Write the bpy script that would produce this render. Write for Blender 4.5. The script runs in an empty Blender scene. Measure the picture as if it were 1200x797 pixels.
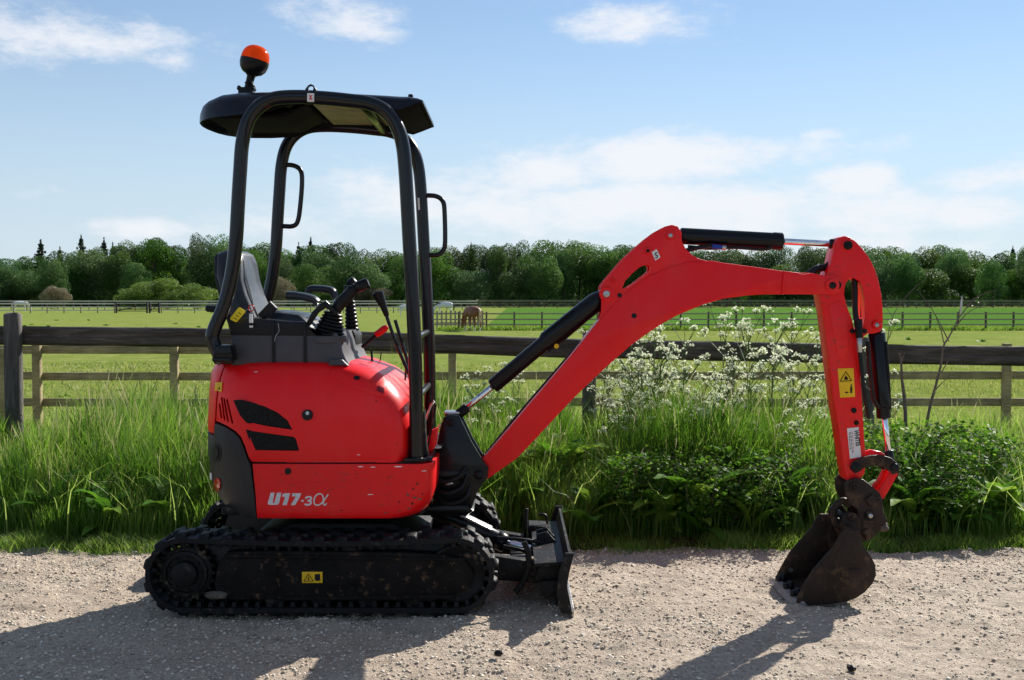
import bpy, bmesh, math, random
import numpy as np
from mathutils import Vector, Matrix, Euler
from mathutils.geometry import tessellate_polygon
R = math.radians
random.seed(7); rng = np.random.default_rng(7)
scene = bpy.context.scene
COL = scene.collection

# ------------------------------------------------------------------ camera, sky, sun, exposure
F = 1346.0                      # focal length in photo pixels (1200 wide)
PITCH = math.atan((398.5-350.0)/F)
cam_d = bpy.data.cameras.new('camera'); cam = bpy.data.objects.new('camera', cam_d); COL.objects.link(cam)
cam_d.sensor_width = 36.0; cam_d.lens = 36.0*F/1200.0
cam_d.clip_start = 0.1; cam_d.clip_end = 6000
cam.location = (0, 0, 1.4); cam.rotation_euler = (R(90)-PITCH, 0, 0)
scene.camera = cam

SUN_TO = Vector((0.92, 1.31, 1.0)).normalized()
elev = math.asin(SUN_TO.z); azim = math.atan2(SUN_TO.x, SUN_TO.y)
sd = bpy.data.lights.new('sun', 'SUN'); sd.energy = 5.0; sd.angle = R(0.5); sd.color = (1.0, 0.95, 0.87)
so = bpy.data.objects.new('sun', sd); COL.objects.link(so)
so.rotation_euler = SUN_TO.to_track_quat('Z', 'Y').to_euler(); so.location = (10, 14, 12)

scene.view_settings.view_transform = 'Standard'; scene.view_settings.look = 'None'
scene.view_settings.gamma = 1.0; scene.view_settings.use_curve_mapping = False
scene.view_settings.exposure = 0.7
scene.cycles.max_bounces = 8; scene.cycles.transparent_max_bounces = 12

world = bpy.data.worlds.new('World'); scene.world = world; world.use_nodes = True
nt = world.node_tree; nt.nodes.clear()
def N(t, nt_=None, **k):
    n = (nt_ or nt).nodes.new(t)
    for a, b in k.items(): setattr(n, a, b)
    return n
def math_(nt_, op, a, b=None, c=None, clamp=False):
    n = nt_.nodes.new('ShaderNodeMath'); n.operation = op; n.use_clamp = clamp
    for i, v in enumerate((a, b, c)):
        if v is None: continue
        if isinstance(v, (int, float)): n.inputs[i].default_value = v
        else: nt_.links.new(v, n.inputs[i])
    return n.outputs[0]
sky = N('ShaderNodeTexSky', sky_type='NISHITA', sun_disc=False)
sky.sun_elevation = elev; sky.sun_rotation = azim; sky.altitude = 50; sky.air_density = 1.0; sky.dust_density = 0.0; sky.ozone_density = 3.0
tc = N('ShaderNodeTexCoord'); sep = N('ShaderNodeSeparateXYZ'); nt.links.new(tc.outputs['Generated'], sep.inputs[0])
az = math_(nt, 'ARCTAN2', sep.outputs[0], sep.outputs[1])
el = math_(nt, 'ARCSINE', sep.outputs[2])
# wispy noise in a flattened cloud layer
comb = N('ShaderNodeCombineXYZ'); nt.links.new(az, comb.inputs[0]); nt.links.new(math_(nt, 'MULTIPLY', el, 2.3), comb.inputs[1])
n1 = N('ShaderNodeTexNoise'); n1.inputs['Scale'].default_value = 11; n1.inputs['Detail'].default_value = 12; n1.inputs['Roughness'].default_value = 0.68
nt.links.new(comb.outputs[0], n1.inputs['Vector'])
n2 = N('ShaderNodeTexNoise'); n2.inputs['Scale'].default_value = 2.6; n2.inputs['Detail'].default_value = 4
nt.links.new(comb.outputs[0], n2.inputs['Vector'])
# the clouds in view: az, elevation (in photo pixels), half sizes, density
CL = [(90,62,150,34,.95),(200,80,60,24,.65),(20,80,90,30,.7),(408,28,85,36,.88),(752,28,105,28,.95),(690,34,50,16,.6),
      (640,205,130,36,1.0),(760,190,160,36,1.15),(860,180,150,26,1.05),(960,166,55,12,.8),
      (560,242,230,42,1.0),(720,245,220,42,1.15),(860,240,150,34,1.1),(1005,218,60,26,1.2),(1150,222,90,20,1.05),(1010,255,340,40,.95),
      (420,232,110,42,.75),(150,272,75,18,1.0),(350,275,300,30,.55),(900,290,600,40,.7),(1060,285,140,16,.5),(-120,240,120,40,.8),(1400,200,150,40,.9)]
acc = None
for (u, v, su, sv, dn) in CL:
    a0 = math.atan((u-600)/F); e0 = math.atan((350-v)/F)
    dx = math_(nt, 'MULTIPLY', math_(nt, 'SUBTRACT', az, a0), F/su)
    dy = math_(nt, 'MULTIPLY', math_(nt, 'SUBTRACT', el, e0), F/sv)
    rr = math_(nt, 'ADD', math_(nt, 'MULTIPLY', dx, dx), math_(nt, 'MULTIPLY', dy, dy))
    g = math_(nt, 'MULTIPLY', math_(nt, 'POWER', 2.718, math_(nt, 'MULTIPLY', rr, -1.0)), dn)
    acc = g if acc is None else math_(nt, 'MAXIMUM', acc, g)
# elsewhere in the sky the same kind of broken cloud goes on
sm = N('ShaderNodeMapRange', interpolation_type='SMOOTHSTEP'); nt.links.new(math_(nt, 'ABSOLUTE', az), sm.inputs[0]); sm.inputs[1].default_value = .46; sm.inputs[2].default_value = .95
far = math_(nt, 'MULTIPLY', sm.outputs[0], math_(nt, 'MULTIPLY', math_(nt, 'SUBTRACT', n2.outputs[0], 0.42), 3.0), clamp=True)
acc = math_(nt, 'MAXIMUM', acc, far)
cl = math_(nt, 'ADD', acc, math_(nt, 'MULTIPLY', math_(nt, 'SUBTRACT', n1.outputs[0], 0.5), 2.3))
mr = N('ShaderNodeMapRange', interpolation_type='SMOOTHSTEP'); nt.links.new(cl, mr.inputs[0])
mr.inputs[1].default_value = 0.30; mr.inputs[2].default_value = 1.12; mr.inputs[3].default_value = 0; mr.inputs[4].default_value = 0.93
# thin milky veil low over the horizon
veil = N('ShaderNodeMapRange'); nt.links.new(el, veil.inputs[0]); veil.inputs[1].default_value = 0.0; veil.inputs[2].default_value = 0.26; veil.inputs[3].default_value = 0.82; veil.inputs[4].default_value = 0.16; veil.interpolation_type = 'SMOOTHSTEP'
fac = mr.outputs[0]
bg1 = N('ShaderNodeBackground'); nt.links.new(sky.outputs[0], bg1.inputs[0]); bg1.inputs[1].default_value = 0.072
bg2 = N('ShaderNodeBackground'); bg2.inputs[0].default_value = (0.93, 0.95, 1.0, 1); bg2.inputs[1].default_value = 0.60
bg3 = N('ShaderNodeBackground'); bg3.inputs[0].default_value = (0.70, 0.84, 1.0, 1); bg3.inputs[1].default_value = 0.53
mv = N('ShaderNodeMixShader'); nt.links.new(veil.outputs[0], mv.inputs[0]); nt.links.new(bg1.outputs[0], mv.inputs[1]); nt.links.new(bg3.outputs[0], mv.inputs[2])
mx = N('ShaderNodeMixShader'); nt.links.new(fac, mx.inputs[0]); nt.links.new(mv.outputs[0], mx.inputs[1]); nt.links.new(bg2.outputs[0], mx.inputs[2])
wo = N('ShaderNodeOutputWorld'); nt.links.new(mx.outputs[0], wo.inputs[0])

# ------------------------------------------------------------------ helpers
cp, sp = math.cos(PITCH), math.sin(PITCH)
def W(u, v, Y):
    """photo pixel on the vertical plane at distance Y -> world point"""
    a = (u-600)/F; b = (398.5-v)/F
    t = Y/(cp + b*sp)
    return Vector((a*t, Y, 1.4 + t*(b*cp - sp)))
def Z(v, Y): return W(600, v, Y).z
def X(u, Y): return W(u, 350, Y).x
def XZ(pts, Y): return [(p.x, p.z) for p in (W(u, v, Y) for u, v in pts)]

def tag(o, label=None, cat=None, group=None, kind=None):
    if label: o['label'] = label
    if cat: o['category'] = cat
    if group: o['group'] = group
    if kind: o['kind'] = kind
    return o
def empty(name, loc=(0,0,0), rz=0):
    o = bpy.data.objects.new(name, None); o.empty_display_size = .2; COL.objects.link(o)
    o.location = loc; o.rotation_euler = (0,0,rz); return o
def link(name, me, mat=None, parent=None, world=True):
    """parts are written in world coordinates; under an Empty the inverse keeps them in place"""
    o = bpy.data.objects.new(name, me); COL.objects.link(o)
    if mat is not None and len(me.materials) == 0: me.materials.append(mat)
    if parent is not None:
        o.parent = parent
        if world and parent.type == 'EMPTY': o.matrix_parent_inverse = Matrix.Translation(-Vector(parent.location))
    return o
def soft(me, ang=35):
    me.polygons.foreach_set('use_smooth', [True]*len(me.polygons)); me.set_sharp_from_angle(angle=R(ang)); me.update()
def from_bm(bm, name, ang=35):
    bmesh.ops.recalc_face_normals(bm, faces=bm.faces)
    me = bpy.data.meshes.new(name); bm.to_mesh(me); bm.free(); soft(me, ang); return me
def mesh_np(name, verts, faces, ang=None):
    me = bpy.data.meshes.new(name); me.from_pydata([tuple(v) for v in verts], [], faces); me.update()
    if ang: soft(me, ang)
    return me
def fast_mesh(name, V, loops, counts, smooth=False):
    me = bpy.data.meshes.new(name)
    V = np.asarray(V, np.float32); loops = np.asarray(loops, np.int32).ravel(); counts = np.asarray(counts, np.int32)
    me.vertices.add(len(V)); me.vertices.foreach_set('co', V.ravel())
    me.loops.add(len(loops)); me.loops.foreach_set('vertex_index', loops)
    me.polygons.add(len(counts)); st = np.concatenate([[0], np.cumsum(counts)[:-1]]).astype(np.int32)
    me.polygons.foreach_set('loop_start', st)
    if smooth: me.polygons.foreach_set('use_smooth', np.ones(len(counts), bool))
    me.update(calc_edges=True); return me
def fattr(me, name, vals):
    a = me.attributes.new(name, 'FLOAT', 'POINT'); a.data.foreach_set('value', np.asarray(vals, np.float32))

def bm_prism(pts, y0, y1, bev=0.0, seg=2):
    """polygon in the x-z plane drawn out along y"""
    bm = bmesh.new()
    a = [bm.verts.new((x, y0, z)) for x, z in pts]; b = [bm.verts.new((x, y1, z)) for x, z in pts]
    f0 = bm.faces.new(a); f1 = bm.faces.new(b[::-1]); n = len(pts)
    for i in range(n): bm.faces.new((a[i], b[i], b[(i+1) % n], a[(i+1) % n]))
    bmesh.ops.recalc_face_normals(bm, faces=bm.faces)
    if bev > 0:
        ed = list(set(list(f0.edges)+list(f1.edges)))
        bmesh.ops.bevel(bm, geom=ed, offset=bev, segments=seg, profile=.5, affect='EDGES', clamp_overlap=True)
    return bm
def prism(name, pts, y0, y1, mat, parent, bev=.003, ang=35, seg=2):
    return link(name, from_bm(bm_prism(pts, y0, y1, bev, seg), name, ang), mat, parent)
def bm_box(c, s, bev=0, rot=None, seg=2):
    bm = bmesh.new(); bmesh.ops.create_cube(bm, size=1)
    bmesh.ops.scale(bm, vec=s, verts=bm.verts)
    if bev: bmesh.ops.bevel(bm, geom=list(bm.edges), offset=bev, segments=seg, profile=.5, affect='EDGES', clamp_overlap=True)
    M = Matrix.Translation(c) @ (rot.to_matrix().to_4x4() if rot else Matrix())
    bmesh.ops.transform(bm, matrix=M, verts=bm.verts); return bm
def box(name, c, s, mat, parent, bev=.004, rot=None): return link(name, from_bm(bm_box(c, s, bev, rot), name), mat, parent)
def cr(pts, n=6):
    """Catmull-Rom through the points"""
    P = [Vector(p) for p in pts]; P = [2*P[0]-P[1]] + P + [2*P[-1]-P[-2]]; out = []
    for i in range(1, len(P)-2):
        for k in range(n):
            t = k/n; a, b, c, d = P[i-1], P[i], P[i+1], P[i+2]
            out.append(.5*((2*b)+(c-a)*t+(2*a-5*b+4*c-d)*t*t+(3*b-a-3*c+d)*t**3))
    out.append(P[-2]); return out
def bm_tube(pts, r, seg=10, caps=True, bm=None, flat=1.0):
    bm = bm or bmesh.new(); P = [Vector(p) for p in pts]; n = len(P)
    rs = r if isinstance(r, (list, tuple)) else [r]*n
    T = [(P[min(i+1, n-1)]-P[max(i-1, 0)]).normalized() for i in range(n)]
    u = T[0].orthogonal().normalized() if abs(T[0].y) > .9 else T[0].cross(Vector((0,1,0))).normalized(); rings = []
    for i in range(n):
        u = (u - T[i]*u.dot(T[i])).normalized(); w = T[i].cross(u)
        rings.append([bm.verts.new(P[i] + rs[i]*(math.cos(a)*u*flat + math.sin(a)*w)) for a in (2*math.pi*k/seg for k in range(seg))])
    for i in range(n-1):
        for k in range(seg): bm.faces.new((rings[i][k], rings[i][(k+1) % seg], rings[i+1][(k+1) % seg], rings[i+1][k]))
    if caps: bm.faces.new(rings[0][::-1]); bm.faces.new(rings[-1])
    return bm
def tube(name, pts, r, mat, parent, seg=12, flat=1.0, ang=40): return link(name, from_bm(bm_tube(pts, r, seg, flat=flat), name, ang), mat, parent)
def rod(name, p0, p1, r, mat, parent, seg=20, bev=.15):
    p0, p1 = Vector(p0), Vector(p1); L = (p1-p0).length; d = (p1-p0)/L; b = min(r*bev, L*.3)
    return link(name, from_bm(bm_tube([p0, p0+d*b, p1-d*b, p1], [r-b, r, r, r-b], seg), name, 50), mat, parent)
def bm_lathe(prof, c, axis='y', seg=24):
    """profile [(radius, height)] about an axis through c"""
    bm = bmesh.new(); rings = []
    for r_, h in prof:
        ring = []
        for k in range(seg):
            a = 2*math.pi*k/seg; x, y = r_*math.cos(a), r_*math.sin(a)
            p = {'y': (x, h, y), 'z': (x, y, h), 'x': (h, x, y)}[axis]
            ring.append(bm.verts.new(Vector(p)+Vector(c)))
        rings.append(ring)
    for i in range(len(rings)-1):
        for k in range(seg): bm.faces.new((rings[i][k], rings[i][(k+1) % seg], rings[i+1][(k+1) % seg], rings[i+1][k]))
    bm.faces.new(rings[0][::-1]); bm.faces.new(rings[-1]); return bm
def lathe(name, prof, c, mat, parent, axis='y', seg=24, ang=40): return link(name, from_bm(bm_lathe(prof, c, axis, seg), name, ang), mat, parent)
def boolean(o, cutter_bm, op='DIFFERENCE', ang=35, bev=0):
    cm = bpy.data.meshes.new('c'); bmesh.ops.recalc_face_normals(cutter_bm, faces=cutter_bm.faces); cutter_bm.to_mesh(cm); cutter_bm.free()
    co = bpy.data.objects.new('c', cm); COL.objects.link(co)
    par, inv = o.parent, o.matrix_parent_inverse.copy(); o.parent = None; o.matrix_world = Matrix()
    m = o.modifiers.new('b', 'BOOLEAN'); m.object = co; m.operation = op; m.solver = 'EXACT'
    if bev:
        b = o.modifiers.new('v', 'BEVEL'); b.width = bev; b.segments = 2; b.limit_method = 'ANGLE'; b.angle_limit = R(40)
    bpy.context.view_layer.update(); dg = bpy.context.evaluated_depsgraph_get()
    me = bpy.data.meshes.new_from_object(o.evaluated_get(dg)); old = o.data; o.modifiers.clear(); o.data = me
    me.name = old.name + '_cut'; bpy.data.objects.remove(co); bpy.data.meshes.remove(cm)
    soft(me, ang); o.parent = par; o.matrix_parent_inverse = inv; o.matrix_basis = Matrix(); return o
def circ(c, r, n=20): return [(c[0]+r*math.cos(2*math.pi*k/n), c[1]+r*math.sin(2*math.pi*k/n)) for k in range(n)]
def vnoise(x, y, seed=0):
    g = np.random.default_rng(seed).random((257, 257)).astype(np.float32)
    xi = np.floor(x).astype(int); yi = np.floor(y).astype(int); fx = x-xi; fy = y-yi
    fx = fx*fx*(3-2*fx); fy = fy*fy*(3-2*fy); xi %= 256; yi %= 256
    return (g[xi,yi]*(1-fx)+g[xi+1,yi]*fx)*(1-fy)+(g[xi,yi+1]*(1-fx)+g[xi+1,yi+1]*fx)*fy
def fbm(x, y, seed=0, o=4, g=.5):
    s = 0; a = 1; t = 0
    for i in range(o): s = s+a*vnoise(x*2**i, y*2**i, seed+i); t += a; a *= g
    return s/t

# ------------------------------------------------------------------ materials
def newmat(name):
    m = bpy.data.materials.new(name); m.use_nodes = True; t = m.node_tree
    return m, t, t.nodes['Principled BSDF']
def ramp(t, fac, stops):
    r = t.nodes.new('ShaderNodeValToRGB'); e = r.color_ramp.elements
    while len(e) < len(stops): e.new(.5)
    for i, (p, c) in enumerate(stops): e[i].position = p; e[i].color = (*c, 1) if len(c) == 3 else c
    t.links.new(fac, r.inputs[0]); return r.outputs[0]
def noise(t, scale, detail=5, rough=.55, vec=None, dist=0):
    n = t.nodes.new('ShaderNodeTexNoise'); n.inputs['Scale'].default_value = scale; n.inputs['Detail'].default_value = detail
    n.inputs['Roughness'].default_value = rough; n.inputs['Distortion'].default_value = dist
    if vec is None:
        g = t.nodes.new('ShaderNodeTexCoord'); vec = g.outputs['Object']
    t.links.new(vec, n.inputs['Vector']); return n.outputs[0]
def mapping(t, scale, out='Object'):
    g = t.nodes.new('ShaderNodeTexCoord'); mp = t.nodes.new('ShaderNodeMapping'); mp.inputs['Scale'].default_value = scale
    t.links.new(g.outputs[out], mp.inputs['Vector']); return mp.outputs[0]
def bump(t, b, h, strength=.3, dist=.01):
    n = t.nodes.new('ShaderNodeBump'); n.inputs['Strength'].default_value = strength; n.inputs['Distance'].default_value = dist
    t.links.new(h, n.inputs['Height']); t.links.new(n.outputs[0], b.inputs['Normal'])
def mixc(t, fac, a, b):
    n = t.nodes.new('ShaderNodeMix'); n.data_type = 'RGBA'
    if isinstance(fac, (int, float)): n.inputs[0].default_value = fac
    else: t.links.new(fac, n.inputs[0])
    for i, c in ((6, a), (7, b)):
        if isinstance(c, tuple): n.inputs[i].default_value = (*c, 1)
        else: t.links.new(c, n.inputs[i])
    return n.outputs[2]
def simple(name, col, rough=.5, metal=0, var=.25, scale=8, bmp=0, bscale=60, dirt=None, dirt_amt=.5, dscale=6, coat=0, spec=.2, vec=(1,1,1)):
    m, t, b = newmat(name); v = mapping(t, vec)
    lo = tuple(c*(1-var) for c in col); hi = tuple(min(1, c*(1+var)) for c in col)
    c = ramp(t, noise(t, scale, 6, .6, v), [(.3, lo), (.7, hi)])
    if dirt:
        dm = ramp(t, noise(t, dscale, 9, .7, v), [(dirt_amt, (0,0,0)), (min(1, dirt_amt+.12), (1,1,1))])
        c = mixc(t, dm, c, dirt)
        t.links.new(math_(t, 'MULTIPLY_ADD', dm, .85-rough, rough), b.inputs['Roughness'])
    else:
        t.links.new(math_(t, 'MULTIPLY_ADD', noise(t, scale*3, 4), .2, rough-.1), b.inputs['Roughness'])
    t.links.new(c, b.inputs['Base Color']); b.inputs['Metallic'].default_value = metal
    b.inputs['Coat Weight'].default_value = coat; b.inputs['Specular IOR Level'].default_value = spec
    if bmp: bump(t, b, noise(t, bscale, 6, .6), bmp, .01)
    return m
M = {}
def red_paint(name, wear):
    m, t, b = newmat(name); v = mapping(t, (1,1,1))
    c = ramp(t, noise(t, 2.5, 4, .5, v), [(.3, (.78,.005,.008)), (.7, (.86,.009,.012))])
    # chalky fading, dust and scuffs
    sc = ramp(t, noise(t, 30, 10, .75, mapping(t, (1,1,3))), [(wear, (0,0,0)), (wear+.03, (1,1,1))])
    c = mixc(t, math_(t, 'MULTIPLY', sc, .75), c, (.10,.05,.04))
    du = ramp(t, noise(t, 5, 10, .7, mapping(t, (1,1,.35))), [(.5, (0,0,0)), (.85, (.13,.13,.13))])
    c = mixc(t, du, c, (.50,.22,.19))
    s2 = ramp(t, noise(t, 14, 12, .8, mapping(t, (.6,1,6))), [(.69, (0,0,0)), (.71, (1,1,1))])
    c = mixc(t, s2, c, (.62,.45,.42))
    t.links.new(c, b.inputs['Base Color'])
    t.links.new(math_(t, 'MULTIPLY_ADD', noise(t, 12, 6, .7), .25, .22), b.inputs['Roughness'])
    b.inputs['Coat Weight'].default_value = .05; b.inputs['Coat Roughness'].default_value = .12; b.inputs['Specular IOR Level'].default_value = .24
    bump(t, b, noise(t, 9, 3, .5), .12, .01)
    return m
M['red'] = red_paint('red_paint', .655)
M['redw'] = red_paint('red_paint_worn', .60); M['redd'] = red_paint('red_paint_scuffed_arm', .585)
M['black'] = simple('black_paint', (.005,.005,.006), .32, var=.3, dirt=(.06,.052,.045), dirt_amt=.66, dscale=22, coat=.15)
M['rops'] = simple('black_satin_tube_paint', (.004,.0045,.007), .25, spec=.28, var=.2, dirt=(.05,.045,.04), dirt_amt=.72, dscale=40, coat=.2)
M['roof'] = simple('black_plastic_roof', (.006,.008,.016), .34, var=.2, coat=.15)
M['roofin'] = simple('matt_black_roof_inside', (.010,.011,.013), .9, var=.2, spec=.1)
M['liner'] = simple('field_reflection_roof_liner', (.22,.24,.14), .6, var=.3)  # green-brown tone paints the light reflected from the field into the liner
M['dirtyblack'] = simple('dirty_black_steel', (.009,.0085,.0085), .5, var=.4, scale=14, bmp=.35, bscale=50, dirt=(.11,.085,.06), dirt_amt=.56, dscale=16, spec=.18)
M['frame'] = simple('muddy_track_frame', (.010,.0085,.008), .75, var=.5, scale=10, bmp=.5, bscale=45, dirt=(.12,.072,.045), dirt_amt=.57, dscale=26, spec=.12)
M['rubber'] = simple('worn_track_rubber', (.010,.010,.011), .5, var=.35, scale=20, bmp=.5, bscale=70, dirt=(.10,.085,.07), dirt_amt=.58, dscale=16, spec=.15)
M['lip'] = simple('dusty_scoured_steel_lip', (.30,.265,.24), .6, metal=.2, var=.3, scale=25, bmp=.1)
M['steel'] = simple('worn_bare_steel', (.42,.41,.40), .32, metal=.9, var=.3, scale=25, bmp=.1)
M['chrome'] = simple('chrome_piston_rod', (.78,.79,.82), .10, metal=1, var=.04)
M['bucket'] = simple('rusty_brown_bucket_steel', (.030,.019,.014), .55, metal=.1, var=.45, scale=9, bmp=.45, bscale=38, dirt=(.12,.07,.042), dirt_amt=.53, dscale=12, spec=.2)
M['mud'] = simple('dried_mud', (.12,.098,.078), .9, var=.35, scale=25, bmp=.8, bscale=60)
M['grey'] = simple('grey_plastic_console', (.068,.065,.071), .5, var=.15, bmp=.1, bscale=150)
M['dgrey'] = simple('dark_grey_plastic', (.011,.011,.013), .45, var=.2, bmp=.1, bscale=150)
M['seat'] = simple('grey_seat_vinyl', (.026,.029,.038), .36, var=.12, bmp=.12, bscale=220, coat=.15)
M['cowl'] = simple('charcoal_plastic_cowl', (.030,.028,.028), .45, var=.25, scale=5, dirt=(.09,.07,.055), dirt_amt=.68, dscale=14)
M['hose'] = simple('black_hydraulic_hose', (.014,.014,.015), .42, var=.3, bmp=.3, bscale=200)
M['yellow'] = simple('yellow_sticker', (.78,.47,.02), .5, var=.1, dirt=(.3,.16,.05), dirt_amt=.68, dscale=40)
M['ytag'] = simple('yellow_tag_plastic', (.80,.60,.02), .4, var=.05)
M['white'] = simple('white_label', (.72,.70,.69), .5, var=.06, dirt=(.4,.3,.28), dirt_amt=.66, dscale=50)
M['decal'] = simple('silver_grey_decal', (.62,.60,.60), .4, var=.12, scale=60)
M['ink'] = simple('black_print', (.012,.012,.012), .6, var=.1)
M['plug'] = simple('black_rubber_plug', (.008,.008,.009), .35, var=.1)
M['blue'] = simple('blue_cap', (.02,.06,.35), .4, var=.1)
M['lens_red'] = simple('red_reflector', (.55,.01,.01), .15, var=.1, coat=1)
# vent mesh
m, t, b = newmat('black_vent_mesh'); ck = t.nodes.new('ShaderNodeTexVoronoi'); ck.inputs['Scale'].default_value = 190; t.links.new(mapping(t, (1,.01,1)), ck.inputs['Vector'])
t.links.new(ramp(t, ck.outputs['Distance'], [(.35, (.002,.002,.002)), (.6, (.014,.014,.014))]), b.inputs['Base Color']); b.inputs['Roughness'].default_value = .5; b.inputs['Specular IOR Level'].default_value = .12; M['vent'] = m
# amber dome
m, t, b = newmat('amber_beacon_plastic'); b.inputs['Base Color'].default_value = (1,.16,.01,1); b.inputs['Roughness'].default_value = .15
b.inputs['Transmission Weight'].default_value = .2; b.inputs['IOR'].default_value = 1.3; tr_ = t.nodes.new('ShaderNodeBsdfTranslucent'); tr_.inputs[0].default_value = (1,.17,.01,1); ms_ = t.nodes.new('ShaderNodeMixShader'); ms_.inputs[0].default_value = .6
t.links.new(b.outputs[0], ms_.inputs[1]); t.links.new(tr_.outputs[0], ms_.inputs[2]); t.links.new(ms_.outputs[0], t.nodes['Material Output'].inputs[0]); M['amber'] = m

def leafmat(name, c0, c1, c2, trans=.5, rough=.5, objvar=0.0, spec=.35):
    """leaf colour from a per-blade value, part of the light goes through the leaf"""
    m, t, b = newmat(name); a = t.nodes.new('ShaderNodeAttribute'); a.attribute_name = 'tint'
    c = ramp(t, a.outputs['Fac'], [(0, c0), (.5, c1), (1, c2)])
    if objvar:
        oi = t.nodes.new('ShaderNodeObjectInfo'); hs = t.nodes.new('ShaderNodeHueSaturation')
        t.links.new(c, hs.inputs['Color'])
        t.links.new(math_(t, 'MULTIPLY_ADD', oi.outputs['Random'], objvar*2, 1-objvar), hs.inputs['Value'])
        t.links.new(math_(t, 'MULTIPLY_ADD', oi.outputs['Random'], .035, .483), hs.inputs['Hue'])
        t.links.new(math_(t, 'MULTIPLY_ADD', math_(t, 'FRACT', math_(t, 'MULTIPLY', oi.outputs['Random'], 7.3)), .35, .75), hs.inputs['Saturation']); c = hs.outputs[0]
    t.links.new(c, b.inputs['Base Color']); b.inputs['Roughness'].default_value = rough; b.inputs['Specular IOR Level'].default_value = spec
    tr = t.nodes.new('ShaderNodeBsdfTranslucent'); hs2 = t.nodes.new('ShaderNodeHueSaturation'); hs2.inputs['Value'].default_value = 1.35; hs2.inputs['Saturation'].default_value = 1.05; hs2.inputs['Hue'].default_value = .49
    t.links.new(c, hs2.inputs['Color']); t.links.new(hs2.outputs[0], tr.inputs[0])
    mxs = t.nodes.new('ShaderNodeMixShader'); mxs.inputs[0].default_value = trans
    t.links.new(b.outputs[0], mxs.inputs[1]); t.links.new(tr.outputs[0], mxs.inputs[2])
    t.links.new(mxs.outputs[0], t.nodes['Material Output'].inputs[0]); return m
M['grass'] = leafmat('tall_grass_blades', (.050,.135,.014), (.14,.27,.035), (.34,.40,.13), .55)
M['verge'] = leafmat('short_verge_grass', (.085,.18,.022), (.16,.28,.04), (.26,.33,.08), .5)
M['pasture'] = leafmat('grazed_grass', (.12,.19,.035), (.19,.25,.05), (.32,.32,.12), .45)
M['straw'] = leafmat('grass_seed_straw', (.16,.19,.06), (.26,.27,.11), (.40,.38,.22), .4)
M['leaf'] = leafmat('bramble_leaves', (.03,.09,.012), (.075,.19,.022), (.19,.32,.045), .45, rough=.55, spec=.08)
M['tree'] = leafmat('broadleaf_tree_leaves', (.022,.060,.016), (.050,.115,.024), (.13,.22,.040), .32, objvar=.30, spec=.08)
M['lime'] = leafmat('pale_green_bush_leaves', (.07,.13,.022), (.12,.20,.035), (.18,.26,.05), .4)
M['brown'] = leafmat('brownish_shrub_leaves', (.09,.09,.045), (.17,.15,.085), (.26,.22,.14), .35)
M['conifer'] = leafmat('dark_conifer_needles', (.015,.032,.014), (.026,.05,.022), (.045,.075,.03), .2, objvar=.2, spec=.2)
M['stem'] = simple('green_stem', (.08,.13,.04), .6, var=.3)
M['petal'] = leafmat('white_umbel_florets', (.50,.58,.32), (.74,.77,.60), (.84,.84,.74), .5)
M['bark'] = simple('tree_bark', (.07,.055,.042), .85, var=.35, scale=3)
M['twig'] = simple('dry_grey_twig', (.17,.13,.105), .8, var=.35, scale=30)
M['cutwood'] = simple('split_pale_wood', (.62,.60,.56), .7, var=.15)
def wood(name, c0, c1, c2, sc=1.0, up=False):
    m, t, b = newmat(name); v = mapping(t, (14, 14, 1.2) if up else (1.2*sc, 14*sc, 14*sc))
    f = noise(t, 3, 10, .68, v, .6)
    c = ramp(t, f, [(.3, c0), (.52, c1), (.72, c2)])
    g = ramp(t, noise(t, 2.0, 6, .6, mapping(t, (1,1,1))), [(.35, (.55,.55,.55)), (.7, (1.1,1.1,1.1))])
    mm = t.nodes.new('ShaderNodeMix'); mm.data_type = 'RGBA'; mm.blend_type = 'MULTIPLY'; mm.inputs[0].default_value = 1
    t.links.new(c, mm.inputs[6]); t.links.new(g, mm.inputs[7]); t.links.new(mm.outputs[2], b.inputs['Base Color'])
    b.inputs['Roughness'].default_value = .85; bump(t, b, f, .7, .012); return m
M['oldwood'] = wood('weathered_dark_rail_timber', (.034,.025,.018), (.095,.072,.054), (.20,.165,.130))
M['post'] = wood('weathered_grey_post_timber', (.06,.050,.044), (.125,.106,.094), (.23,.205,.185), up=True)
M['newwood'] = wood('newer_tan_rail_timber', (.20,.150,.075), (.37,.285,.145), (.48,.385,.22))
M['newpost'] = wood('newer_tan_post_timber', (.20,.150,.075), (.37,.285,.145), (.48,.385,.22), up=True)
M['farwood'] = simple('pale_far_fence_timber', (.30,.25,.19), .8, var=.2)
M['palewood'] = simple('sunlit_look_rail_timber', (.62,.57,.50), .8, var=.15)  # lighter base colour stands for sun catching the rail tops
M['farpost'] = simple('brown_far_fence_post', (.10,.07,.055), .8, var=.2)
M['gatewood'] = simple('dark_gate_timber', (.035,.033,.035), .7, var=.2)
# horses
def coat(name, a, b_, thr, sc=2.2):
    m, t, b = newmat(name); c = ramp(t, noise(t, sc, 3, .5), [(thr, a), (thr+.03, b_)]); t.links.new(c, b.inputs['Base Color']); b.inputs['Roughness'].default_value = .6; return m
M['chestnut'] = coat('chestnut_horse_coat', (.17,.055,.022), (.22,.085,.04), .5)
M['piebald'] = coat('grey_and_black_horse_coat', (.62,.62,.62), (.05,.05,.06), .58)
M['whitehorse'] = coat('white_horse_coat', (.72,.70,.67), (.6,.58,.55), .6)
M['mane'] = simple('pale_mane_hair', (.50,.38,.24), .7, var=.2); M['darkmane'] = simple('dark_mane_hair', (.03,.025,.02), .7, var=.2)
M['sock'] = simple('white_sock_hair', (.65,.6,.52), .7, var=.1)
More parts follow.
